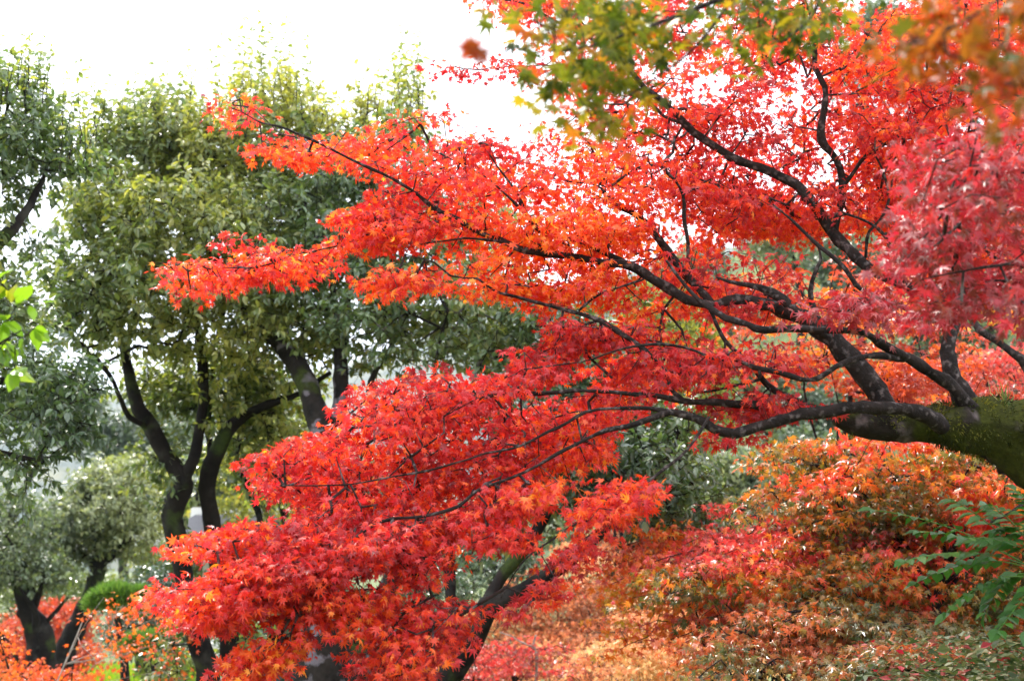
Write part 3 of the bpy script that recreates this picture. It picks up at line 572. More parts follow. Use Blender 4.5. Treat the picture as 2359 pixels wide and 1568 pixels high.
     ([(1640, 970), (1740, 1000), (1680, 1020), (1640, 1000)], 4.5, 4.8, 10, .3, LU, -.4),
    ]
    T = []; tn = []
    for k, (poly, d0, d1, n, tint, ax, gap) in enumerate(F):
        q = poly_plates(poly, d0, d1, n, sky_holes, ax, k * 3.1, gap, .52 if ax is LD else -.15, margin=.9 if k >= 14 and k <= 24 else (.6 if k == 13 else .1)); T.append(q); tn.append(np.full(len(q), tint))
    T = np.vstack(T); tn = np.concatenate(tn); keep = rng.random(len(T)) < .93; T = T[keep]; tn = tn[keep]
    segs, od = grow(nodes, T, 0.0013, 0.42, 0.10, 0.12, 0.15, 0.0055)
    link('twigs', segs_mesh('twigs', segs, 5), M['bark_twig'], root)
    maple_leaves('crown', 'red', root, T, od, 12, 0.088, 0.0275, tn + .02, STAR7, 0.12, tvar=0.22, tamp=0.40, tfreq=1.6)
    # near bough, crimson
    F2 = [([(2100, 420), (2150, 330), (2260, 270), (2420, 240), (2420, 800), (2340, 690), (2260, 660), (2180, 690), (2110, 720), (2140, 640), (2080, 600), (2130, 520)], 3.0, 4.1, 185, 0.42, 0.04),
          ([(2140, 620), (2250, 630), (2240, 700), (2160, 730), (2120, 690)], 3.4, 4.2, 26, 0.6, 0),
          ([(1980, 680), (2130, 680), (2140, 740), (2080, 780), (1960, 740), (1840, 700)], 4.2, 4.7, 26, 0.45, 0)]
    T2 = np.vstack([poly_plates(p, a, b_, int(n * 1.25), (), (-.8, -.5, -.5), 9, g - .15, .5, .9) for p, a, b_, n, t_, g in F2])
    segs, od = grow(nodes, T2, 0.0014, 0.45, 0.08, 0.12, 0.15, 0.008)
    link('twigs', segs_mesh('twigs', segs, 5), M['bark_twig'], root)
    maple_leaves('crown', 'crimson', root, T2, od, 12, 0.10, 0.033, 0.30, STAR7, 0.2, tvar=0.22, tamp=0.3)

# ================================================================== generic trees
def auto_limbs(root, base, hub, lobes, r0, mat, sides=10):
    """a trunk from base to hub and a bent limb into each lobe"""
    mid = (base + hub) / 2 + rng.normal(0, 0.10, 3) * np.linalg.norm(hub - base) * [1, 1, 0.2]
    tp = catmull(np.array([[*(base - [0, 0, 0.3]), r0 * 1.35], [*(base + (mid - base) * 0.3), r0 * 1.05], [*mid, r0 * 0.85], [*hub, r0 * 0.6]]), 0.12)
    link('trunk', limb_mesh('trunk', tp, sides, 0.16, 5), M[mat], root)
    nodes = [tp[len(tp) // 3:, :3]]
    for (px, py, d, rx, ry, rd) in lobes:
        c = P(px, py, d); st = tp[int(len(tp) * rng.uniform(0.55, 0.99))][:3]
        e = c + rng.normal(0, 0.15, 3) * rd
        m1 = st + (e - st) * 0.5 + rng.normal(0, 0.08, 3) * np.linalg.norm(e - st) + [0, 0, 0.05 * np.linalg.norm(e - st)]
        q = catmull(np.array([[*st, r0 * 0.42], [*m1, r0 * 0.28], [*e, r0 * 0.10]]), 0.15)
        link('branch', limb_mesh('branch', q, 7, 0.12, 6), M[mat], root); nodes.append(q[:, :3])
    return np.vstack(nodes)

def auto_tree(name, label, group, base_px, d, hub_px, lobes, n, leafmat, kind='oval', per=12, size=0.09, tint=0.45, r0=0.12, bark='bark_dark', R=0.28, hollow=0.5, under=0.5, cat='tree', tmpl=None, rtip=0.002, base_y=None, droop=0.4, flat=0.3, tamp=0.5):
    hub = P(hub_px[0], hub_px[1], d); bx = float(P(base_px, 1300, d)[0]); by = float(hub[1]) if base_y is None else base_y
    base = np.array([bx, by, float(height(bx, by))])
    root = empty(name, base, label, cat, group)
    nodes = auto_limbs(root, base, hub, lobes, r0, bark)
    T, od0 = lobe_targets(lobes, n, hollow, under)
    T[:, 2] = np.maximum(T[:, 2], height(T[:, 0], T[:, 1]) + 0.12)
    segs, od = grow(nodes, T, rtip, 0.42, 0.06, 0.25, 0.2, r0 * 0.25)
    if kind == 'star':
        maple_leaves('crown', leafmat, root, T, od, per, R, size, tint, tmpl or STAR5, flat)
    else:
        _, st = shoot_leaves('crown', leafmat, root, T, unit(od + od0 * 0.6), per, R, size, tint, tmpl or OVAL, droop=droop, tamp=tamp)
        segs = np.vstack([segs, st])
    link('twigs', segs_mesh('twigs', segs, 4), M[bark], root)
    return root

def traced_tree(name, label, group, base, stems, lobes, n, leafmat, per, R, size, tint, bark='bark_dark', extra=None, under=0.5, hollow=0.45, cat='tree', shoots=None, tamp=0.5, droop=0.45):
    root = empty(name, base, label, cat, group); nodes = []
    for k, l in enumerate(stems):
        q = px_path(l, 0.08, 0.02); nm = 'trunk' if k == 0 else 'branch'
        link(nm, limb_mesh(nm, q, 16 if k < 2 else 10, 0.17, 5), M[bark], root); nodes.append(q[3:, :3])
    nodes = np.vstack(nodes)
    T, od0 = lobe_targets(lobes, n, hollow, under)
    ti = np.full(len(T), tint)
    # extra lobes: young, bright tops and backlit inner leaves, painted by a yellower tint
    if extra is not None:
        T2, o2 = lobe_targets(extra[0], extra[1], 0.1, 1.0); T = np.vstack([T, T2]); od0 = np.vstack([od0, o2]); ti = np.concatenate([ti, np.full(len(T2), extra[2])])
    segs, od = grow(nodes, T, 0.0022, 0.42, 0.05, 0.25, 0.2, 0.03)
    allseg = [segs]; more = None
    if shoots:
        # long upright water shoots above the crown
        pp = []; tips = []; nn = []; sz = []
        for (x0, x1, y0, hmin, hmax, cnt, d) in shoots:
            for _ in range(cnt):
                x = rng.uniform(x0, x1); b0 = P(x, y0 + rng.uniform(-15, 60), d + rng.uniform(-1, 1)); h = rng.uniform(hmin, hmax)
                lean = rng.normal(0, 0.10, 3); lean[2] = 1; prev = b0; k = int(h / 0.07)
                for s in range(k):
                    q = prev + unit(lean) * 0.07 + rng.normal(0, 0.006, 3)
                    allseg.append(np.array([[*prev, *q, 0.003 * (1 - s / k) + .001, 0.003 * (1 - s / k) + .0008]])); prev = q
                    for _k in range(2):
                        a = rng.uniform(0, 6.28); tp = np.array([math.cos(a), math.sin(a), rng.uniform(-0.5, 0.5)])
                        pp.append(q); tips.append(tp); nn.append(rng.normal(0, 0.4, 3) + [0, 0, 1]); sz.append(size * rng.uniform(0.5, 0.95))
        more = (pp, tips, nn, sz, rng.normal(0.72, 0.18, len(pp)))
    _, st = shoot_leaves('crown', leafmat, root, T, unit(od + od0 * 0.7), per, R, size, ti, OVAL, droop=droop, tamp=tamp, more=more)
    link('twigs', segs_mesh('twigs', np.vstack(allseg + [st]), 4), M[bark], root)
    return root

def on_ground(px, d):
    q = P(px, 1300, d); return (float(q[0]), float(q[1]), float(height(q[0], q[1])))

build_main_maple()

# ------------------------------------------------------------------ evergreens in the middle distance
G_EV = 'broad evergreen trees behind the red maple'
traced_tree('evergreen_tree', 'tall broad evergreen with twin dark trunks forking low, left of centre', G_EV, on_ground(470, 11),
    [[(500, 1720, 11, 30), (480, 1568, 11, 27), (445, 1440, 11, 24), (422, 1320, 11, 20), (408, 1235, 11, 22), (395, 1190, 11, 24), (418, 1130, 11, 26), (418, 1100, 11, 22), (380, 1040, 11, 19), (345, 985, 11, 19), (312, 920, 11, 15), (292, 840, 11.1, 12), (270, 740, 11.2, 9), (240, 640, 11.3, 6)],
     [(560, 1720, 11.2, 26), (540, 1568, 11.2, 24), (520, 1420, 11.2, 22), (505, 1310, 11.2, 22), (487, 1220, 11.2, 20), (480, 1120, 11.2, 20), (505, 1020, 11.2, 18), (550, 965, 11.2, 14), (620, 932, 11.2, 10), (690, 905, 11.2, 8), (760, 860, 11.2, 5)],
     [(420, 1110, 11, 16), (442, 1060, 11, 14), (458, 980, 11.1, 13), (468, 900, 11.2, 12), (462, 815, 11.3, 11), (450, 700, 11.4, 8), (430, 560, 11.6, 6), (440, 420, 11.8, 4)],
     [(345, 985, 11, 8), (300, 960, 10.8, 6), (260, 880, 10.6, 6), (220, 820, 10.5, 5), (150, 760, 10.4, 4)],
     [(480, 1120, 11.2, 9), (485, 1020, 11.4, 8), (480, 960, 11.6, 7), (500, 800, 11.8, 6), (540, 600, 12, 5)],
     [(540, 1250, 11.3, 8), (600, 1200, 11.5, 8), (575, 1130, 11.6, 7), (545, 1060, 11.7, 6), (560, 980, 11.8, 5)]],
    [(285, 560, 11.2, 110, 120, 1.1), (215, 680, 10.8, 90, 95, 0.9), (330, 430, 11.6, 110, 110, 1.1), (440, 390, 12, 120, 110, 1.2), (560, 430, 12, 130, 120, 1.2), (420, 560, 10.6, 160, 130, 1.0), (330, 700, 10.4, 170, 110, 1.0), (560, 600, 11, 150, 120, 1.2), (480, 750, 10.8, 170, 90, 1.1), (640, 800, 11, 120, 80, 1.0), (170, 750, 10.5, 90, 60, .7), (390, 300, 12, 70, 70, .6)],
    1500, 'evergreen', 19, 0.25, 0.082, 0.60, 'bark_dark', ([(540, 930, 11.8, 130, 110, .8), (620, 1020, 11.6, 90, 90, .6), (380, 900, 11.8, 90, 80, .5), (600, 1120, 11.8, 60, 60, .5), (390, 1080, 11.2, 40, 80, .3), (400, 1180, 11.2, 30, 50, .3), (560, 1480, 11.4, 50, 90, .4), (400, 1520, 11.4, 30, 60, .4), (330, 330, 11.3, 110, 80, .8), (480, 360, 11.5, 130, 80, .8), (250, 480, 10.8, 90, 90, .7), (480, 880, 11.9, 150, 60, .6), (640, 900, 11.8, 100, 60, .6)], 760, 0.70),
    shoots=[(300, 440, 260, 0.2, 0.6, 22, 12), (150, 300, 470, 0.2, 0.5, 14, 11.5)])
traced_tree('evergreen_tree', 'tall evergreen behind the first, its forked trunk spotted with pale lichen', G_EV, on_ground(760, 9.3),
    [[(730, 1800, 9.2, 90), (745, 1640, 9.2, 78), (745, 1540, 9.2, 62), (738, 1440, 9.2, 44), (735, 1340, 9.3, 38), (742, 1200, 9.5, 33), (748, 1080, 9.8, 29), (745, 990, 10, 27), (722, 920, 10.2, 26), (690, 855, 10.4, 23), (640, 790, 10.6, 20), (590, 730, 10.8, 18), (545, 690, 11, 15), (500, 600, 11.2, 9)],
     [(790, 1700, 9.2, 60), (815, 1560, 9.2, 40), (850, 1470, 9.2, 32), (885, 1370, 9.2, 24), (930, 1270, 9.3, 18), (985, 1180, 9.4, 14), (1040, 1080, 9.6, 11), (1080, 960, 9.8, 9), (1100, 860, 10, 7)],
     [(750, 1010, 10, 18), (782, 950, 10.2, 17), (786, 870, 10.4, 17), (782, 790, 10.6, 15), (800, 680, 11, 11), (840, 520, 11.3, 8), (860, 380, 11.5, 5)],
     [(782, 790, 10.6, 8), (760, 640, 11, 7), (700, 500, 11.4, 6), (680, 360, 11.6, 4)],
     [(935, 1260, 9.3, 9), (900, 1040, 10, 8), (850, 900, 10.4, 7), (900, 800, 10.6, 5)],
     [(1040, 1080, 9.6, 6), (1000, 900, 9.8, 5), (1020, 760, 10, 4)]],
    [(700, 400, 12, 120, 120, 1.1), (800, 480, 11.6, 140, 120, 1.2), (680, 560, 11.2, 130, 120, 1.1), (790, 650, 10.8, 140, 120, 1.1), (950, 620, 11, 140, 150, 1.2), (1000, 750, 10.4, 150, 100, 1.0), (1120, 760, 10.4, 120, 100, 1.0), (860, 790, 10.4, 110, 70, 1.0), (700, 730, 10.8, 100, 80, 0.8), (900, 430, 11.8, 120, 130, 1.0), (1160, 860, 10.2, 80, 80, .8), (1080, 560, 11.4, 120, 130, 1.0)],
    1350, 'evergreen', 19, 0.25, 0.084, 0.52, 'bark_lichen', ([(640, 280, 12, 110, 90, .8), (900, 260, 12, 80, 80, .7), (760, 320, 12, 110, 70, .8)], 190, 0.8),
    shoots=[(500, 720, 250, 0.3, 1.0, 60, 12), (700, 860, 280, 0.2, .6, 20, 12), (860, 990, 260, 0.3, 0.9, 36, 12)])
traced_tree('evergreen_tree', 'lower dark evergreen in the centre with V-shaped black trunk under the red sprays', G_EV, on_ground(1030, 8.2),
    [[(930, 1760, 8.2, 42), (980, 1640, 8.2, 34), (1045, 1540, 8.2, 30), (1098, 1450, 8.2, 27), (1125, 1395, 8.2, 25), (1175, 1375, 8.2, 19), (1230, 1345, 8.2, 18), (1290, 1305, 8.2, 18), (1345, 1262, 8.2, 16), (1400, 1205, 8.3, 12), (1450, 1140, 8.4, 8), (1500, 1080, 8.5, 5)],
     [(1118, 1400, 8.2, 18), (1145, 1340, 8.3, 15), (1185, 1290, 8.4, 14), (1225, 1230, 8.5, 14), (1260, 1170, 8.6, 12), (1290, 1100, 8.7, 9), (1320, 1020, 8.8, 6)],
     [(1075, 1500, 8.3, 15), (1045, 1400, 8.6, 13), (1035, 1300, 8.8, 13), (1040, 1220, 8.9, 13), (1060, 1185, 9, 13), (1110, 1155, 9.1, 9), (1180, 1100, 9.2, 7)]],
    [(1300, 1100, 8.8, 120, 80, .8), (1420, 1060, 8.8, 110, 90, .8), (1500, 1120, 8.7, 110, 90, .8), (1560, 1200, 8.8, 80, 80, .7), (1240, 1010, 9.2, 130, 90, .8), (1400, 950, 9.4, 130, 80, .8), (1530, 1000, 9.2, 90, 80, .7), (1340, 860, 9.8, 140, 80, .8), (1280, 780, 10, 120, 80, .8), (1240, 1150, 8.9, 70, 40, .6)],
    760, 'evergreen', 18, 0.21, 0.080, 0.30, 'bark_dark', ([(1150, 1200, 9, 80, 40, .4)], 30, 0.85))
# left edge evergreen, nearer
traced_tree('evergreen_tree', 'evergreen at the left edge, dark crown cut off by the frame', G_EV, on_ground(-260, 8.5),
    [[(-280, 1700, 8.5, 60), (-270, 1300, 8.5, 50), (-230, 1000, 8.5, 44), (-160, 780, 8.5, 34), (-80, 640, 8.6, 24), (0, 556, 8.7, 17), (50, 500, 8.8, 11), (90, 440, 8.9, 7), (110, 390, 9, 4)],
     [(-230, 1000, 8.5, 24), (-120, 920, 8.4, 16), (0, 880, 8.3, 10), (110, 870, 8.3, 6), (180, 900, 8.3, 3)],
     [(-230, 1000, 8.5, 20), (-120, 1030, 8.3, 12), (0, 1040, 8.2, 7), (90, 1060, 8.2, 4)],
     [(-80, 640, 8.6, 14), (-40, 480, 8.8, 9), (0, 330, 9, 5), (20, 230, 9.2, 3)]],
    [(40, 280, 9, 90, 90, .8), (-40, 240, 9, 120, 110, 0.8), (110, 350, 8.9, 80, 60, .6), (10, 380, 8.9, 110, 70, .7), (-60, 420, 8.7, 120, 90, .8), (170, 370, 9, 60, 30, .5), (20, 560, 8.9, 60, 50, .4), (-80, 700, 8.5, 110, 120, .8), (60, 880, 8.4, 140, 80, .8), (150, 930, 8.4, 90, 80, .6), (60, 1000, 8.3, 140, 70, .8), (-20, 1090, 8.2, 120, 60, .6), (20, 760, 8.8, 80, 90, .5)],
    820, 'evergreen', 17, 0.20, 0.068, 0.48, 'bark_dark', shoots=[(-20, 110, 210, 0.15, 0.6, 30, 9), (100, 220, 340, 0.2, 0.8, 16, 9)])

# ------------------------------------------------------------------ distant trimmed evergreens, left
G_D = 'small round evergreens across the lawn'
traced_tree('evergreen_tree', 'small rounded evergreen with a dark leaning trunk across the lawn', G_D, on_ground(130, 19), [[(120, 1620, 19, 30), (150, 1500, 19, 24), (185, 1425, 19, 23), (210, 1370, 19, 21), (226, 1310, 19, 18), (232, 1230, 19, 12), (240, 1160, 19, 6)], [(205, 1375, 19, 9), (222, 1320, 18.9, 7), (232, 1260, 18.9, 6)], [(228, 1300, 19, 12), (265, 1270, 19, 10), (300, 1240, 19, 6)], [(226, 1310, 19, 10), (180, 1275, 19, 7), (120, 1270, 19, 4)]], [(230, 1190, 19, 110, 80, 1.0), (300, 1230, 19, 70, 60, .7), (180, 1250, 18.8, 80, 50, .6), (260, 1120, 19.2, 80, 50, .7), (110, 1260, 19, 80, 60, .8)], 1000, 'evergreen_far', 14, 0.25, 0.09, 0.75)
auto_tree('evergreen_tree', 'dark rounded evergreen at the left edge behind the red-orange maple', G_D, 60, 17, (40, 1330), [(20, 1210, 17, 80, 70, .9), (-60, 1280, 17, 100, 70, .9), (40, 1310, 16.8, 90, 40, .7), (110, 1330, 16.8, 50, 35, .5)], 600, 'evergreen_far', per=13, size=0.09, tint=0.5, r0=0.16, R=0.22, tmpl=OVAL4)
auto_tree('yellow_tree', 'pale yellow-leaved tree seen between the left trunks far across the lawn', None, 350, 26, (345, 1230), [(350, 1160, 26, 60, 80, 1), (400, 1230, 26, 50, 60, 1), (330, 1090, 27, 70, 50, 1), (370, 1300, 25, 50, 60, 1)], 420, 'yellowgreen', per=10, size=0.11, tint=0.7, r0=0.12, R=0.28, tmpl=DIAMOND)
auto_tree('yellow_tree', 'bright yellow-green tree glowing behind the tall evergreens', None, 640, 22, (650, 1150), [(640, 1000, 22, 120, 90, 1.2), (560, 1080, 22, 90, 90, 1), (720, 1080, 22, 90, 90, 1), (640, 1180, 21.5, 130, 60, 1)], 700, 'yellowgreen', per=11, size=0.11, tint=0.6, r0=0.14, R=0.28, tmpl=DIAMOND)
auto_tree('yellow_tree', 'sunny yellow-green tree behind the bare middle of the maple branches', None, 1560, 15, (1540, 1000), [(1540, 760, 15, 110, 80, .9), (1600, 850, 15, 90, 80, .9), (1500, 870, 15.2, 100, 80, .9), (1600, 960, 15, 70, 90, .9), (1440, 720, 15.4, 100, 60, .9)], 900, 'yellowgreen', per=11, size=0.085, tint=0.5, r0=0.12, R=0.22, tmpl=OVAL4)

G_B = 'mid-green trees closing the far side of the garden'
for (px, py, d, rx, ry, ti, lab) in [(330, 1010, 40, 130, 80, .4, 'hazy green tree far behind the left fork of the tall evergreen'), (120, 960, 45, 150, 80, .35, 'hazy green tree far behind the left edge crown'),
     (480, 1120, 34, 120, 90, .55, 'mid-green tree standing between the twin dark trunks, far back'), (620, 1180, 36, 130, 90, .5, 'mid-green tree just above the tiled roof'),
     (820, 1180, 30, 150, 120, .45, 'mid-green tree behind the lichen-spotted trunk'), (1000, 1280, 26, 150, 110, .55, 'green tree showing through the lower red sprays at centre'),
     (1180, 1230, 28, 140, 110, .6, 'light green tree behind the V-shaped trunk'), (1320, 1160, 30, 140, 110, .5, 'green tree right behind the low dark evergreen'), (700, 1400, 22, 130, 90, .5, 'low green tree between the evergreen trunks near the ground'),
     (1420, 1240, 28, 110, 90, .5, 'green tree above the pale peach maple')]:
    L = [(px, py, d, rx * .8, ry * .75, 1.0)] + [(px + math.cos(a) * rx * .6, py + math.sin(a) * ry * .5, d + rng.uniform(-1, .6), rx * .5, ry * .45, .8) for a in rng.uniform(0, 6.28, 5)]
    auto_tree('evergreen_tree', lab, G_B, px, d, (px, py + ry * .5), L, 330, 'evergreen_far', per=15, size=0.0044 * d, tint=ti, r0=0.16, R=0.0125 * d, tmpl=DIAMOND, under=0.6, hollow=0.5, droop=.3)

# camellias, pines, lawn edge
def bush(name, label, group, px, d, lobes, n, mat, per, size, tint, R=0.16, tmpl=OVAL4, r0=0.03, cat='shrub'):
    return auto_tree(name, label, group, px, d, (lobes[0][0], lobes[0][1] + 15), lobes, n, mat, per=per, size=size, tint=tint, r0=r0, R=R, tmpl=tmpl, under=0.3, cat=cat, hollow=0.6)
bush('camellia_bush', 'glossy green camellia bush beside the left evergreen trunk', 'glossy camellia bushes', 380, 15, [(360, 1390, 15, 80, 70, .6), (330, 1450, 15, 80, 60, .6), (400, 1460, 15, 80, 70, .6)], 520, 'camellia', 12, 0.075, 0.4)
bush('camellia_bush', 'glossy green camellia bush between the two evergreen trunks', 'glossy camellia bushes', 620, 14.5, [(600, 1430, 14.5, 90, 80, .6), (660, 1500, 14.5, 90, 60, .6), (560, 1340, 15, 70, 60, .6), (640, 1330, 15, 80, 60, .6)], 520, 'camellia', 12, 0.075, 0.45)
bush('camellia_bush', 'pale glossy bush seen in the gap left of the V-shaped trunk', 'glossy camellia bushes', 1010, 14, [(1000, 1370, 14, 90, 80, .7), (960, 1460, 14, 100, 70, .7), (1130, 1280, 15, 90, 60, .6), (1200, 1360, 15, 80, 70, .6), (1080, 1230, 15.5, 90, 60, .6)], 680, 'camellia', 12, 0.07, 0.55)

bush('azalea_bush', 'rounded green bush on the far side of the lawn, behind the pines', 'bushes round the lawn', 300, 24, [(300, 1370, 24, 90, 40, .7), (400, 1360, 24, 70, 40, .7), (200, 1380, 24, 80, 40, .7)], 330, 'yellowgreen', 12, 0.10, 0.15, R=.25)
bush('azalea_bush', 'dark green bush on the far side of the lawn, behind the bright red maple', 'bushes round the lawn', 90, 26, [(60, 1380, 26, 120, 40, .8), (140, 1350, 26, 60, 40, .7)], 300, 'yellowgreen', 12, 0.10, 0.0, R=.25)
bush('azalea_bush', 'green bush far behind between the tall evergreen and the leaning one', 'bushes round the lawn', 400, 23, [(390, 1300, 23, 80, 60, .7), (450, 1340, 23, 80, 50, .7)], 260, 'yellowgreen', 12, 0.10, 0.3, R=.25)
bush('azalea_bush', 'green bush just right of the mossy lawn', 'bushes round the lawn', 430, 14, [(400, 1550, 14, 50, 30, .5), (370, 1530, 14.4, 40, 16, .4)], 100, 'yellowgreen', 11, 0.06, 0.2)

def pine(label, px, d, pads):
    q = on_ground(px, d); root = empty('pine_tree', q, label, 'pine', 'cloud-pruned pines by the lawn')
    pp, tt, nn, ss, ti, segs = [], [], [], [], [], []
    base = np.array(q); top = P(pads[0][0], pads[0][1], d)
    tp = catmull(np.array([[*(base - [0, 0, .1]), .07], [*((base + top) / 2 + [0.12, 0, 0]), .05], [*top, .025]]), 0.08)
    link('trunk', limb_mesh('trunk', tp, 8, 0.2, 9), M['bark_dark'], root)
    for (x, y, rx, ry) in pads:
        c = P(x, y, d); a = np.array([rx * d / FOC, rx * d / FOC * .8, ry * d / FOC])
        j = int(np.argmin(((tp[:, :3] - c) ** 2).sum(1))); segs.append([*tp[j, :3], *c, .02, .008])
        n = int(90 + 900 * a[0] * a[1]); v = unit(rng.normal(0, 1, (n, 3))); v[:, 2] = np.abs(v[:, 2]) * np.where(rng.random(n) < .8, 1, -.5)
        o = c + v * a * rng.uniform(.75, 1, (n, 1))
        k = 16; O = np.repeat(o, k, 0); D = unit(np.repeat(v, k, 0) * .6 + rng.normal(0, .5, (n * k, 3)) + [0, 0, .5])
        pp.append(O); tt.append(D); nn.append(rng.normal(0, 1, (n * k, 3))); ss.append(rng.uniform(.07, .12, n * k)); ti.append(rng.normal(.55, .2, n * k))
    me = leaves_mesh('crown', (NEEDLE[0] * [2.0, 1, 1], NEEDLE[1]), np.vstack(pp), np.vstack(tt), np.vstack(nn), np.concatenate(ss), np.concatenate(ti))
    link('crown', me, M['pine'], root); link('branches', segs_mesh('branches', segs, 5), M['bark_dark'], root)
pine('cloud-pruned pine with rounded light green pads beside the leaning evergreen trunk', 285, 13.2, [(262, 1372, 46, 20), (300, 1410, 34, 16), (225, 1395, 30, 18), (320, 1372, 22, 12)])
pine('low flat cloud-pruned pine just above the mossy lawn', 350, 12.6, [(345, 1478, 52, 17), (300, 1500, 30, 12), (395, 1462, 28, 12)])

# mossy lawn patch
def moss_lawn():
    n = 30000; x = rng.uniform(-11, -4.5, n); y = rng.uniform(21, 30, n)
    k = ((x + 7.6) / 2.9) ** 2 + ((y - 25.0) / 4.0) ** 2 < 1 - rng.uniform(0, .25, n); x = x[k]; y = y[k]
    pos = np.stack([x, y, height(x, y) + 0.0], -1); m = len(x)
    tip = rng.normal(0, .35, (m, 3)) + [0, 0, 1]
    tag(link('moss_lawn', leaves_mesh('moss_lawn', (BLADE[0] * [5, 1, 1], BLADE[1]), pos, tip, rng.normal(0, 1, (m, 3)), rng.uniform(.06, .13, m), rng.normal(.6, .15, m)), M['bright']),
        'bright green mossy lawn at the bottom left', 'lawn', kind='stuff')
moss_lawn()

# ------------------------------------------------------------------ bottom-left maples
G_L = 'maples at the bottom left'
auto_tree('maple_tree', 'bright red maple behind the dark trunks in the bottom left corner', G_L, 100, 21, (90, 1460), [(90, 1410, 21, 50, 35, .6), (150, 1440, 21, 60, 60, .7), (30, 1470, 21, 60, 60, .7), (170, 1500, 20.5, 50, 40, .6), (80, 1520, 20.5, 100, 40, .6)], 520, 'orange', 'star', per=13, size=0.06, tint=0.12, r0=0.08, R=0.22, hollow=.2, under=1)
auto_tree('maple_tree', 'flame orange maple filling the bottom left corner in front of the dark trunks', G_L, 60, 13, (60, 1600), [(40, 1555, 13, 80, 26, .6), (130, 1565, 13, 80, 26, .6), (-10, 1490, 13, 26, 40, .4)], 190, 'orange', 'star', per=11, size=0.040, tint=0.42, r0=0.05, R=0.16, hollow=.2, under=1)
traced_tree('old_tree', 'old dark trunk arching over to the left, almost leafless, in the bottom left', None, on_ground(100, 17),
    [[(112, 1640, 17, 26), (108, 1540, 17, 24), (104, 1470, 17, 21), (92, 1428, 17, 17), (66, 1410, 17, 13), (42, 1412, 17, 8)], [(98, 1440, 17, 7), (120, 1415, 17, 5), (140, 1392, 17, 4), (158, 1370, 17, 2)], [(60, 1640, 16.8, 22), (40, 1560, 16.8, 20), (0, 1480, 16.8, 16), (-40, 1440, 16.8, 12)]],
    [(20, 1400, 17, 40, 30, .4)], 12, 'evergreen_far', 8, .2, .08, .4)
r_ = auto_tree('maple_sapling', 'sparse orange sapling with a thin pale trunk at the bottom left', None, 180, 11, (190, 1430), [(240, 1400, 11, 60, 30, .4), (300, 1440, 11, 80, 40, .5), (330, 1500, 11, 80, 40, .5), (230, 1510, 11, 60, 50, .5), (420, 1440, 11, 60, 40, .4), (340, 1560, 11, 90, 20, .5)], 85, 'orange', 'star', per=7, size=0.036, tint=0.35, r0=0.009, R=0.13, bark='bark_pale')

# ------------------------------------------------------------------ maples on the right
G_M = 'turning maples on the right bank'
def mid_maple(label, base, d, hub, lobes, n, mat, tint, size=0.039, per=12, R=0.13, r0=0.028, tmpl=None, flat=0.10):
    h = P(hub[0], hub[1], d); bx = float(P(base, 1300, d)[0]); b = np.array([bx, float(h[1]), float(height(bx, h[1]))])
    root = empty('maple_tree', b, label, 'tree', G_M)
    nodes = auto_limbs(root, b, h, lobes, r0, 'bark_maple', 8)
    T = []
    vol = np.array([l[3] * l[4] for l in lobes], float); vol /= vol.sum(); sc_ = d / 8.0
    for (px, py, dd, rx, ry, rd), sh in zip(lobes, vol):
        c = P(px, py, dd); a = np.array([rx * dd / FOC, rd, ry * dd / FOC]); k = int(n * sh / 9) + 1
        for _ in range(k):
            # one flat drooping spray: a fan of leaf clusters on a tilted plane
            q = c + unit(rng.normal(0, 1, 3)) * a * (rng.random() ** 0.5 * 1.15)
            o = unit((q - h) * [1, 1, 0] + rng.normal(0, .3, 3) * [1, 1, 0]); sd2 = np.array([-o[1], o[0], 0]); L = rng.uniform(.22, .5) * sc_; W = L * rng.uniform(.35, .6); dr = rng.uniform(.15, .6)
            for _ in range(int(rng.uniform(5, 13))):
                f = rng.uniform(-.5, 1); g_ = rng.normal(0, .5) * (1 - .5 * abs(f))
                T.append(q + o * f * L + sd2 * g_ * W + [0, 0, -dr * L * f * abs(f) - .1 * W * g_ * g_ + rng.normal(0, .012)])
    T = np.array(T); T[:, 2] = np.maximum(T[:, 2], height(T[:, 0], T[:, 1]) + 0.12)
    segs, od = grow(nodes, T, 0.0015, 0.42, 0.06, 0.2, 0.2, 0.012)
    link('twigs', segs_mesh('twigs', segs, 4), M['bark_maple'], root)
    maple_leaves('crown', mat, root, T, od, per, R, size, tint, tmpl or (STAR7 if d < 8 else STAR5), flat, tvar=.24, tamp=1.05, tfreq=2.0)
mid_maple('red-orange maple directly behind the main bough, upper right', 1960, 8.6, (1960, 900), [(1880, 680, 8.8, 150, 90, .6), (2010, 740, 8.6, 160, 90, .6), (2080, 880, 8.4, 190, 50, .6), (1990, 880, 8.4, 120, 60, .5), (2230, 940, 8.2, 190, 36, .5), (2360, 910, 8.2, 110, 60, .5), (1930, 830, 8.5, 100, 70, .4)], 560, 'orange', 0.22, size=.040)
mid_maple('rose pink maple crown showing behind the upright limb', 2330, 11, (2280, 950), [(2240, 825, 11, 80, 35, .5), (2320, 820, 11, 70, 35, .5), (2170, 840, 11, 50, 35, .4), (2290, 880, 11, 90, 30, .4)], 200, 'pinkred', 0.5)
mid_maple('small golden orange maple at the right edge under the crimson bough', 2420, 7.5, (2400, 820), [(2350, 720, 7.5, 50, 38, .3), (2400, 700, 7.5, 60, 50, .3)], 50, 'orange', 0.75)
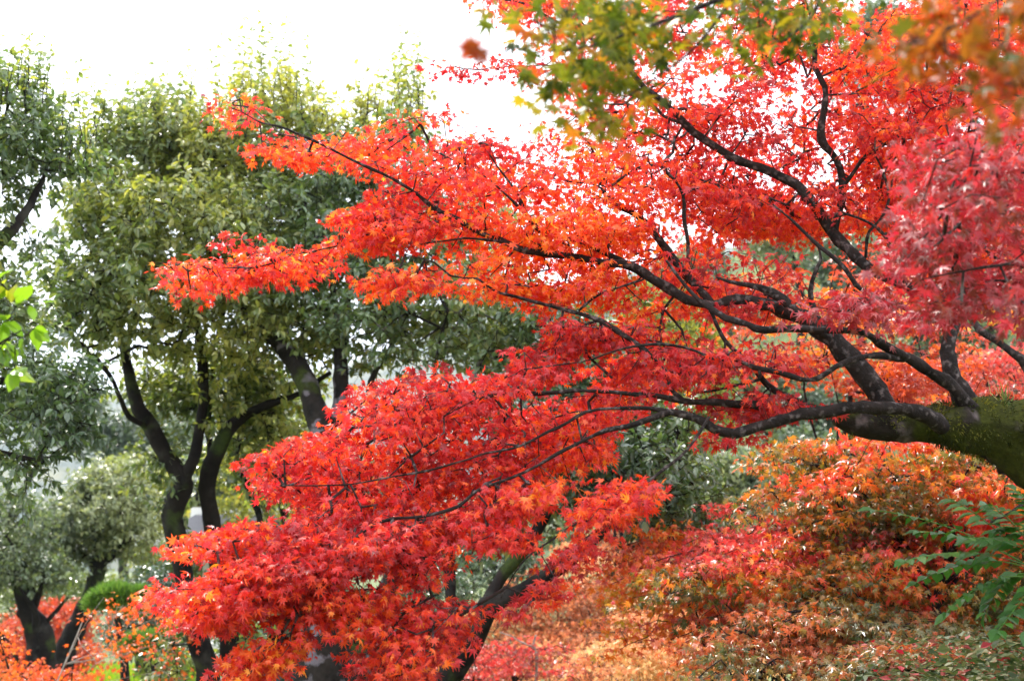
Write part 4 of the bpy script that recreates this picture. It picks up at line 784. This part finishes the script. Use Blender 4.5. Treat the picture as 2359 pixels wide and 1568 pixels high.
mid_maple('orange and olive maple just below the mossy trunk', 2250, 6.9, (2200, 1240), [(2000, 1030, 7.2, 190, 36, .4), (2150, 1060, 7, 190, 55, .5), (2250, 1120, 6.9, 150, 80, .5), (2060, 1110, 7, 170, 45, .5), (1880, 1045, 7.4, 100, 26, .3), (2330, 1080, 6.8, 100, 80, .4), (1990, 1165, 7.1, 130, 50, .4), (2280, 1230, 6.9, 150, 70, .5), (2150, 1190, 7, 130, 60, .5)], 820, 'turning', 0.42)
mid_maple('pink-red maple with small leaves in the middle right', 1850, 7.4, (1850, 1360), [(1960, 1240, 7.4, 120, 50, .5), (1860, 1230, 7.4, 110, 50, .5), (1760, 1220, 7.5, 110, 50, .5), (1700, 1170, 7.6, 50, 30, .4), (1800, 1290, 7.4, 150, 45, .5), (1680, 1270, 7.5, 80, 45, .5)], 320, 'pinkred', 0.48, size=.034)
mid_maple('mixed orange and grey-green maple behind the green pinnate shrub', 2150, 7.6, (2120, 1400), [(2060, 1270, 7.7, 170, 70, .5), (2180, 1300, 7.6, 170, 80, .5), (2330, 1320, 7.5, 130, 110, .5), (1960, 1340, 7.8, 150, 45, .5), (2080, 1370, 7.6, 200, 60, .5), (2250, 1410, 7.5, 170, 70, .5), (2130, 1440, 7.4, 150, 50, .5)], 760, 'turning', 0.34)
mid_maple('orange maple at lower centre right, next to the dark evergreen crown', 1600, 8.0, (1620, 1480), [(1490, 1290, 8.2, 110, 60, .5), (1590, 1340, 8, 130, 80, .5), (1720, 1370, 8, 150, 70, .5), (1830, 1390, 7.9, 140, 60, .5), (1640, 1430, 7.9, 160, 50, .5), (1540, 1240, 8.3, 70, 45, .4)], 720, 'orange', 0.45)
mid_maple('olive green maple with pale glinting leaves at the bottom right', 1850, 6.4, (1880, 1640), [(1830, 1420, 6.6, 170, 40, .4), (2000, 1440, 6.5, 180, 45, .4), (1740, 1490, 6.5, 120, 50, .4), (1900, 1520, 6.3, 190, 50, .5), (2080, 1450, 6.5, 120, 50, .4), (1750, 1570, 6.2, 130, 40, .4), (2020, 1540, 6.3, 150, 40, .4)], 620, 'olive', 0.66)
mid_maple('pale peach maple with tiny leaves filling the bottom centre', 1400, 14, (1380, 1500), [(1300, 1390, 14.5, 130, 60, .8), (1420, 1350, 14.5, 150, 90, .8), (1380, 1290, 15, 90, 60, .8), (1260, 1480, 14, 160, 70, .8), (1380, 1500, 13.6, 160, 70, .8), (1160, 1540, 13.4, 160, 50, .8), (1520, 1420, 14, 130, 80, .8), (1330, 1570, 13.2, 200, 40, .7), (1480, 1545, 12.5, 160, 40, .7), (1250, 1420, 14.5, 120, 50, .7)], 2000, 'peach', 0.33, size=0.042, R=0.22)
mid_maple('cream and apricot maple in front of the pale peach one', 1560, 10, (1560, 1600), [(1480, 1500, 10, 100, 40, .5), (1560, 1530, 10, 140, 40, .5), (1650, 1500, 10, 110, 50, .5), (1540, 1430, 10.4, 80, 34, .4), (1450, 1570, 9.8, 130, 30, .4), (1660, 1565, 9.8, 110, 30, .4)], 420, 'peach', 0.80, size=0.042)
mid_maple('small crimson maple with bare white twigs at the bottom centre', 1180, 12, (1190, 1540), [(1160, 1490, 12, 80, 34, .4), (1230, 1510, 12, 60, 34, .4), (1080, 1545, 11.8, 110, 34, .5)], 170, 'pinkred', 0.3, size=0.04)

mid_maple('yellow-orange sprays in the lower right, hanging before the pink-red maple', 2000, 6.9, (2000, 1380), [(1880, 1320, 7, 130, 35, .4), (2020, 1340, 6.9, 120, 40, .4), (1760, 1350, 7.1, 100, 30, .4), (1960, 1270, 7, 90, 25, .3), (1640, 1330, 7.2, 70, 35, .4)], 260, 'turning', 0.28)
mid_maple('grey-green and pale orange sprays under the mossy trunk', 2100, 7.2, (2080, 1250), [(1900, 1110, 7.3, 90, 22, .3), (2030, 1180, 7.2, 110, 28, .4), (2150, 1160, 7.1, 90, 26, .3), (1990, 1210, 7.2, 100, 24, .3)], 170, 'olive', 0.75)
# bare white branch of that corner
def white_branch():
    q = on_ground(1240, 11.6); root = empty('bare_sapling', q, 'bare white forked sapling among peach leaves at the bottom centre', 'sapling')
    for l in ([(1232, 1620, 11.6, 5), (1235, 1550, 11.6, 4), (1236, 1510, 11.6, 4), (1228, 1485, 11.6, 3.5), (1234, 1462, 11.6, 2)],
              [(1230, 1490, 11.6, 3), (1200, 1478, 11.6, 2.5), (1180, 1465, 11.6, 1.5)], [(1180, 1465, 11.6, 2), (1150, 1455, 11.6, 1.2)]):
        link('branch' if l[0][0] != 1232 else 'stem', limb_mesh('b', px_path(l, 0.05), 6, .1, 12), M['bark_pale'], root)
white_branch()

# ------------------------------------------------------------------ hillside woods behind
G_H = 'grey-green trees on the hillside behind'
def hill_trees():
    spots = [  # px, py crown centre, d, rx px, ry px, tint, words
     (1700, 1130, 27, 110, 90, .45, 'lowest and leftmost grey-green hillside tree, right of the dark evergreen crown'),
     (1820, 1070, 30, 100, 90, .25, 'dark green hillside tree below the mossy bough'),
     (1760, 880, 33, 110, 100, .55, 'silvery hillside tree behind the long grey limb'),
     (1660, 720, 38, 100, 90, .6, 'silvery hillside tree seen left of the thick bough'),
     (1900, 960, 32, 100, 80, .4, 'grey-green hillside tree behind the red leaves of the low limb'),
     (1980, 620, 38, 110, 80, .15, 'very dark hillside tree behind the arching bough'),
     (1830, 560, 42, 120, 80, .65, 'pale hillside tree visible through the maple twigs at the upper middle'),
     (2170, 800, 33, 120, 90, .45, 'grey hillside tree left of the upright limb'),
     (2310, 740, 34, 110, 100, .15, 'dark blue-green hillside tree by the right edge'),
     (2350, 860, 30, 110, 90, .3, 'grey-green hillside tree at the right edge behind the pink crown'),
     (2100, 420, 46, 120, 100, .5, 'grey hillside tree high behind the canopy at upper right'),
     (2280, 500, 44, 130, 100, .4, 'grey-green hillside tree behind the crimson bough'),
     (2010, 190, 50, 100, 110, .25, 'dark hillside tree against the sky at the top right'),
     (2160, 170, 52, 120, 150, .4, 'tall hillside tree highest on the skyline at the top right'),
     (2000, 60, 54, 60, 60, .3, 'small dark treetop on the skyline left of the top right corner'),
     (2120, 20, 56, 120, 120, .35, 'wide treetop on the skyline behind the orange-brown sprays'),
     (2300, 20, 56, 130, 130, .3, 'treetop beyond the top right corner of the canopy'),
     (2330, 200, 50, 120, 160, .35, 'hillside tree on the skyline at the top right corner'),
     (1800, 1220, 26, 110, 80, .35, 'hillside tree standing behind the pink-red maple'),
     (1600, 640, 44, 90, 80, .5, 'grey hillside tree below the gap of white sky'),
     (1960, 1080, 27, 90, 80, .3, 'hillside tree between the mossy trunk and the pink-red maple'),
    ]
    for (px, py, d, rx, ry, ti, lab) in spots:
        c = P(px, py, d); z = float(height(c[0], c[1]))
        L = [(px, py, d, rx * .8, ry * .75, 1.0)]
        for _ in range(5):
            a = rng.uniform(0, 6.28); L.append((px + math.cos(a) * rx * .6, py + math.sin(a) * ry * .5, d + rng.uniform(-1, .6), rx * .5, ry * .45, .8))
        auto_tree('evergreen_tree', lab, G_H, px, d, (px, py + ry * .5), L, 300, 'evergreen_far', per=15, size=0.17, tint=ti, r0=0.16, R=0.42, tmpl=DIAMOND, under=0.5, hollow=0.55, droop=.3)
hill_trees()

# ------------------------------------------------------------------ overhanging sprays near the viewer
def overhang(name, label, limbs, polys, mat, per, R, size, tint, cat='branch', bark='bark_maple', tmpl=STAR7, flat=.3):
    p0 = P(*limbs[0][0][:3]); root = empty(name, p0, label, cat); nodes = []
    for l in limbs:
        q = px_path(l, 0.03); link('branch', limb_mesh('branch', q, 8, .1, 20), M[bark], root); nodes.append(q[:, :3])
    T = np.vstack([poly_targets(p, a, b, n, (), -0.1 if n > 6 else -2.0, 2.2, 5) for p, a, b, n in polys])
    segs, od = grow(np.vstack(nodes), T, 0.001, 0.4, 0.05, 0.06, .1, 0.004)
    link('twigs', segs_mesh('twigs', segs, 5), M[bark], root)
    maple_leaves('leaves', mat, root, T, od, per, R, size, tint, tmpl, flat, tvar=.2)
overhang('overhanging_maple_branch', 'green and orange turning maple branch hanging down from the top edge',
    [[(2100, -260, 2.9, 14), (1900, -120, 2.8, 10), (1700, -20, 2.7, 7), (1500, 60, 2.6, 5), (1350, 110, 2.55, 3), (1240, 120, 2.5, 1.5)],
     [(1700, -20, 2.7, 5), (1600, 110, 2.6, 3), (1480, 200, 2.55, 2), (1380, 260, 2.55, 1)],
     [(1900, -120, 2.8, 6), (1880, 20, 2.8, 4), (1800, 100, 2.7, 2.5)], [(1500, 60, 2.6, 3), (1350, 10, 2.6, 2)]],
    [([(1190, 60), (1280, 20), (1400, 20), (1480, 60), (1460, 130), (1440, 200), (1350, 230), (1290, 200), (1240, 150), (1170, 120)], 2.4, 2.9, 34),
     ([(1400, 0), (1560, 10), (1600, 60), (1480, 80)], 2.5, 2.9, 10),
     ([(1340, 210), (1430, 220), (1380, 290), (1340, 280)], 2.5, 2.7, 5),
     ([(1620, -60), (1960, -60), (1930, 60), (1900, 90), (1800, 110), (1700, 100), (1640, 60)], 2.5, 3.0, 26)],
    'greenorange', 9, 0.08, 0.036, 0.32)
overhang('overhanging_maple_branch', 'out-of-focus orange-brown maple sprays hanging in the top right corner',
    [[(2700, -320, 2.2, 12), (2500, -140, 2.0, 8), (2330, -20, 1.85, 5), (2200, 60, 1.8, 3), (2090, 100, 1.75, 1.5)],
     [(2500, -140, 2.0, 6), (2420, 60, 1.85, 4), (2350, 180, 1.8, 2)]],
    [([(2060, 60), (2130, -20), (2230, -60), (2420, -60), (2420, 220), (2340, 240), (2280, 170), (2200, 150), (2110, 130)], 1.65, 2.1, 34),
     ([(2310, 180), (2400, 190), (2400, 240), (2300, 250)], 1.65, 1.9, 4)],
    'overhang', 6, 0.06, 0.036, 0.42)
overhang('maple_twig', 'single blurred orange-red leaf spray dangling close by against the white sky',
    [[(1500, -420, 1.75, 4), (1400, -160, 1.6, 2.6), (1300, 30, 1.5, 2.2), (1210, 110, 1.46, 1.5), (1120, 120, 1.45, 1)]],
    [([(1065, 85), (1105, 85), (1105, 120), (1065, 120)], 1.44, 1.47, 2)],
    'overhang', 5, 0.008, 0.030, 0.7, flat=.2)

# bright green leaves at the left edge
def near_green():
    root = empty('leafy_branch', P(-200, 900, 3.2), 'bright green out-of-focus leafy twig poking in at the left edge', 'branch')
    nodes = []
    for l in ([(-300, 980, 3.3, 7), (-120, 860, 3.2, 5), (0, 790, 3.1, 3), (50, 760, 3.1, 1.5)], [(-120, 860, 3.2, 4), (-60, 720, 3.2, 3), (10, 690, 3.2, 1.5)]):
        q = px_path(l, .04); link('branch', limb_mesh('branch', q, 6, .1, 15), M['bark_dark'], root); nodes.append(q[:, :3])
    T = P(np.array([5, 40, 20, 62, 10, 35]), np.array([655, 700, 735, 770, 790, 815]), np.full(6, 3.15))
    segs, od = grow(np.vstack(nodes), T, .0012, .4, .05, .06)
    _, st = shoot_leaves('leaves', 'bright', root, T, od, 5, .05, .060, .5, (OVAL[0] * [1.5, 1, 1], OVAL[1]), droop=.3)
    link('twigs', segs_mesh('twigs', np.vstack([segs, st]), 5), M['bark_dark'], root)
near_green()

# ------------------------------------------------------------------ pinnate-leaved shrub, right
def pinnate():
    bx = P(2440, 1500, 4.2); root = empty('pinnate_shrub', (bx[0], bx[1], float(height(bx[0], bx[1]))), 'green shrub with long pinnate leaves at the lower right edge', 'shrub')
    base = np.array([bx[0], bx[1], float(height(bx[0], bx[1]))]); hub = P(2380, 1310, 4.15)
    st = catmull(np.array([[*base, .014], [*((base + hub) / 2 + [.05, 0, 0]), .011], [*hub, .007]]), .05)
    link('stem', limb_mesh('stem', st, 8, .1, 12), M['bark_maple'], root)
    fronds = [(2380, 1310, 2200, 1195, 2015, 1175), (2380, 1300, 2260, 1180, 2190, 1150), (2380, 1310, 2240, 1225, 2120, 1225), (2360, 1300, 2230, 1250, 2090, 1290),
              (2370, 1310, 2260, 1260, 2110, 1340), (2370, 1330, 2280, 1310, 2180, 1410), (2380, 1330, 2320, 1290, 2270, 1410), (2390, 1300, 2350, 1200, 2280, 1165),
              (2400, 1280, 2400, 1170, 2340, 1130), (2390, 1330, 2370, 1360, 2300, 1450), (2400, 1340, 2420, 1320, 2370, 1450), (2400, 1290, 2330, 1230, 2230, 1240), (2400, 1260, 2330, 1200, 2300, 1220)]
    for f in fronds:
        d0 = 4.15; d1 = 4.15 + rng.uniform(-.35, .25)
        a, b, c = P(f[0], f[1], d0), P(f[2], f[3], (d0 + d1) / 2), P(f[4], f[5], d1)
        t = np.linspace(0, 1, 24)[:, None]; cur = (1 - t) ** 2 * a + 2 * t * (1 - t) * b + t * t * c
        segs = np.concatenate([cur[:-1], cur[1:], np.full((23, 1), .0022), np.full((23, 1), .0016)], 1)
        rach = link('frond', segs_mesh('frond', segs, 5), M['pinnate'], root); a_ = rach.data.attributes.new('tint', 'FLOAT', 'FACE')
        a_.data.foreach_set('value', np.full(len(rach.data.polygons), .9, np.float32))
        pp, tt, nn, ss = [], [], [], []
        for k in range(7, 24, 2):
            dr = unit(cur[k] - cur[k - 1]); sd_ = unit(np.cross(dr, [0, 0.2, 1]))
            for s in (-1, 1):
                pp.append(cur[k]); tt.append(sd_ * s + dr * .55 + [0, 0, -.18 + rng.normal(0, .12)]); nn.append(np.array([0, -.45, 1]) + rng.normal(0, .15, 3)); ss.append(.066 * (1 - .35 * (k / 23) ** 3) * rng.uniform(.88, 1.1))
        pp.append(cur[-1]); tt.append(dr); nn.append(np.array([0, -.45, 1])); ss.append(.06)
        lf = leaves_mesh('leaflets', (OVAL[0] * [1.35, 1, 1], OVAL[1]), np.array(pp), np.array(tt), np.array(nn), np.array(ss), rng.normal(.5, .15, len(pp)))
        link('leaflets', lf, M['pinnate'], rach)
        rach.children[0].matrix_parent_inverse = __import__('mathutils').Matrix.Translation(-root.location) @ __import__('mathutils').Matrix.Identity(4)
    return root
def fix_children():
    # sub-parts are modelled in world space: undo the whole chain above them
    bpy.context.view_layer.update()
    for o in bpy.data.objects:
        if o.parent and o.type == 'MESH' and o.parent.type == 'MESH':
            o.matrix_parent_inverse = o.parent.matrix_world.inverted()
pinnate()

# ------------------------------------------------------------------ tuft of grass growing on the trunk
def tuft(name, label, base, n, L, group=None, tint=.5, spread=.5, parent=None):
    root = tag(link(name, leaves_mesh(name, BLADE, np.repeat(np.array([base]), n, 0) + rng.normal(0, .012, (n, 3)) * [1, 1, .2], rng.normal(0, spread, (n, 3)) * [1, 1, .2] + [0, 0, 1],
        rng.normal(0, 1, (n, 3)), L * rng.uniform(.5, 1.1, n), rng.normal(tint, .2, n)), M['grass']), label, 'grass tuft' if group else 'epiphyte', group)
    return root
tuft('epiphyte_plant', 'tuft of strappy green leaves growing on the mossy trunk', P(2318, 935, 4.95), 16, 0.13, None, .45, .3)
k = 0
for (px, py, L, lab) in [(2250, 1480, .34, 'tall grass tuft under the pinnate shrub'), (2290, 1500, .40, 'tallest pale grass tuft at the bottom right'), (2335, 1520, .36, 'grass tuft in the bottom right corner'),
                         (2170, 1530, .24, 'short grass tuft beside the olive maple'), (2080, 1520, .22, 'leftmost short grass tuft on the bank')]:
    d = 4.6; q = P(px, py, d)
    # slide along the ray direction until the bank
    for dd in np.linspace(2.5, 7.5, 120):
        q = P(px, py + 20, dd)
        if q[2] <= height(q[0], q[1]): break
    tuft('grass_tuft', lab, (q[0], q[1], float(height(q[0], q[1])) - .01), 26, L, 'grass tufts on the right bank', .5, .35)

# ground herbs and fallen leaves
def herbs():
    n = 26000; x = rng.uniform(0.7, 3.6, n); y = rng.uniform(2.6, 7.2, n); z = height(x, y)
    m = len(x); pos = np.stack([x, y, z + rng.random(m) ** 2 * .17], -1)
    a = rng.uniform(0, 6.28, m); tip = np.stack([np.cos(a), np.sin(a), rng.uniform(-.3, .7, m)], -1)
    red = np.array([noise.noise(Vector((p[0] * 2.2, p[1] * 2.2, 0))) for p in pos]) * .55
    tag(link('ground_herbs', leaves_mesh('ground_herbs', (OVAL4[0] * [1.5, 1, 1], OVAL4[1]), pos, tip, rng.normal(0, .4, (m, 3)) + [0, 0, 1], rng.uniform(.02, .055, m), np.clip(rng.normal(.40, .2, m) + red, 0, 1)), M['herb']),
        'low green and dark red herbs covering the right bank', 'ground cover', kind='stuff')
    n = 12000; x = rng.uniform(-10, 9, n); y = rng.uniform(7, 26, n); pos = np.stack([x, y, height(x, y) + .015], -1)
    a = rng.uniform(0, 6.28, n); tip = np.stack([np.cos(a), np.sin(a), rng.normal(0, .15, n)], -1)
    tag(link('fallen_leaves', leaves_mesh('fallen_leaves', STAR5, pos, tip, rng.normal(0, .2, (n, 3)) + [0, 0, 1], rng.uniform(.03, .05, n), rng.random(n)), M['litter']),
        'fallen red and orange leaves scattered on the ground', 'leaf litter', kind='stuff')
herbs()

# ------------------------------------------------------------------ low house beyond the garden
def mat_plain(name, c, rough=.7, sc_=4, var=.25):
    m = bpy.data.materials.new(name); m.use_nodes = True; t = m.node_tree; pb = t.nodes['Principled BSDF']; pb.inputs['Roughness'].default_value = rough
    n = t.nodes.new('ShaderNodeTexNoise'); n.inputs['Scale'].default_value = sc_; n.inputs['Detail'].default_value = 6
    r = t.nodes.new('ShaderNodeValToRGB'); r.color_ramp.elements[0].color = (*[v * (1 - var) for v in c], 1); r.color_ramp.elements[1].color = (*[min(1, v * (1 + var)) for v in c], 1)
    tc = t.nodes.new('ShaderNodeTexCoord'); t.links.new(tc.outputs['Object'], n.inputs['Vector']); t.links.new(n.outputs['Fac'], r.inputs['Fac']); t.links.new(r.outputs['Color'], pb.inputs['Base Color'])
    return m
def house():
    d = 20.5; e = P(500, 1245, d); root = empty('garden_house', (e[0], e[1] + 2.5, float(height(e[0], e[1]))), 'low white-walled house with grey tiled roof glimpsed between the evergreen trunks', 'building')
    x0, x1 = float(P(395, 1245, d)[0]), float(P(760, 1245, d)[0]); y0, y1 = e[1], e[1] + 5; g = float(height(e[0], e[1])) - .2; ez = float(e[2]); rz = ez + 0.22
    def box(name, a, b, m, par, ):
        V = np.array([(x, y, z) for z in (a[2], b[2]) for y in (a[1], b[1]) for x in (a[0], b[0])])
        F = [(0, 1, 3, 2), (4, 6, 7, 5), (0, 4, 5, 1), (2, 3, 7, 6), (0, 2, 6, 4), (1, 5, 7, 3)]
        return link(name, np_mesh(name, V, np.array(F).ravel(), 4), m, par)
    white = mat_plain('white_plaster', (.78, .78, .76), .8, 2, .06); tile = mat_plain('grey_roof_tile', (.22, .22, .26), .35, 9, .35); wood = mat_plain('dark_timber', (.05, .035, .025)); glass = mat_plain('window_glass', (.04, .05, .06), .1, 1, .2)
    box('wall', (x0 + .4, y0 + .5, g), (x1 - .4, y1 - .5, ez), white, root)
    # roof: two slopes with rows of tiles as real ridges
    V = []; F = []; nr = 60
    for s, (ya, yb) in enumerate(((y0 - .2, (y0 + y1) / 2), (y1 + .2, (y0 + y1) / 2))):
        for i in range(nr * 4 + 1):
            x = x0 - .2 + (x1 - x0 + .4) * i / (nr * 4); h = .035 * (1 + math.cos(i * math.pi / 2))
            for t_ in (0, 1): V.append((x, ya + (yb - ya) * t_, ez - .02 + (rz + .25 - ez) * t_ + h + .02))
            for t_ in (0, 1): V.append((x, ya + (yb - ya) * t_, ez - .14 + (rz + .25 - ez) * t_))
        b = s * (nr * 4 + 1) * 4
        for i in range(nr * 4):
            o = b + i * 4; F += [(o, o + 4, o + 5, o + 1), (o + 2, o + 3, o + 7, o + 6), (o, o + 2, o + 6, o + 4)]
        o = b + nr * 16; F += [(b, b + 1, b + 3, b + 2), (o, o + 2, o + 3, o + 1)]
    link('roof', np_mesh('roof', np.array(V), np.array(F).ravel(), 4), tile, root)
    box('eaves_board', (x0 - .2, y0 - .25, ez - .16), (x1 + .2, y0 - .205, ez + .06), white, root)
    box('ridge', (x0 - .3, (y0 + y1) / 2 - .14, rz + .2), (x1 + .3, (y0 + y1) / 2 + .14, rz + .42), white, root)
    for k in range(4):
        xx = x0 + 1 + k * (x1 - x0 - 1) / 4
        f = box('window', (xx, y0 + .42, g + .5), (xx + .5, y0 + .498, ez - .35), wood, root); box('pane', (xx + .05, y0 + .40, g + .55), (xx + .45, y0 + .418, ez - .4), glass, f)
house()
fix_children()

# ------------------------------------------------------------------ thin air
def haze():
    m = bpy.data.materials.new('thin_haze'); m.use_nodes = True; t = m.node_tree; t.nodes.clear()
    o = t.nodes.new('ShaderNodeOutputMaterial'); v = t.nodes.new('ShaderNodeVolumePrincipled')
    v.inputs['Color'].default_value = (.55, .70, 1.0, 1); v.inputs['Density'].default_value = HAZE; v.inputs['Anisotropy'].default_value = 0.3
    t.links.new(v.outputs[0], o.inputs['Volume'])
    a, b = (-2600, -1200, -12), (2600, 2800, 420)
    V = np.array([(x, y, z) for z in (a[2], b[2]) for y in (a[1], b[1]) for x in (a[0], b[0])], float)
    F = [(0, 2, 3, 1), (4, 5, 7, 6), (0, 1, 5, 4), (2, 6, 7, 3), (0, 4, 6, 2), (1, 3, 7, 5)]
    h = link('haze', np_mesh('haze', V, np.array(F).ravel(), 4), m); h['kind'] = 'stuff'
HAZE = 0.00018
if HAZE: haze()
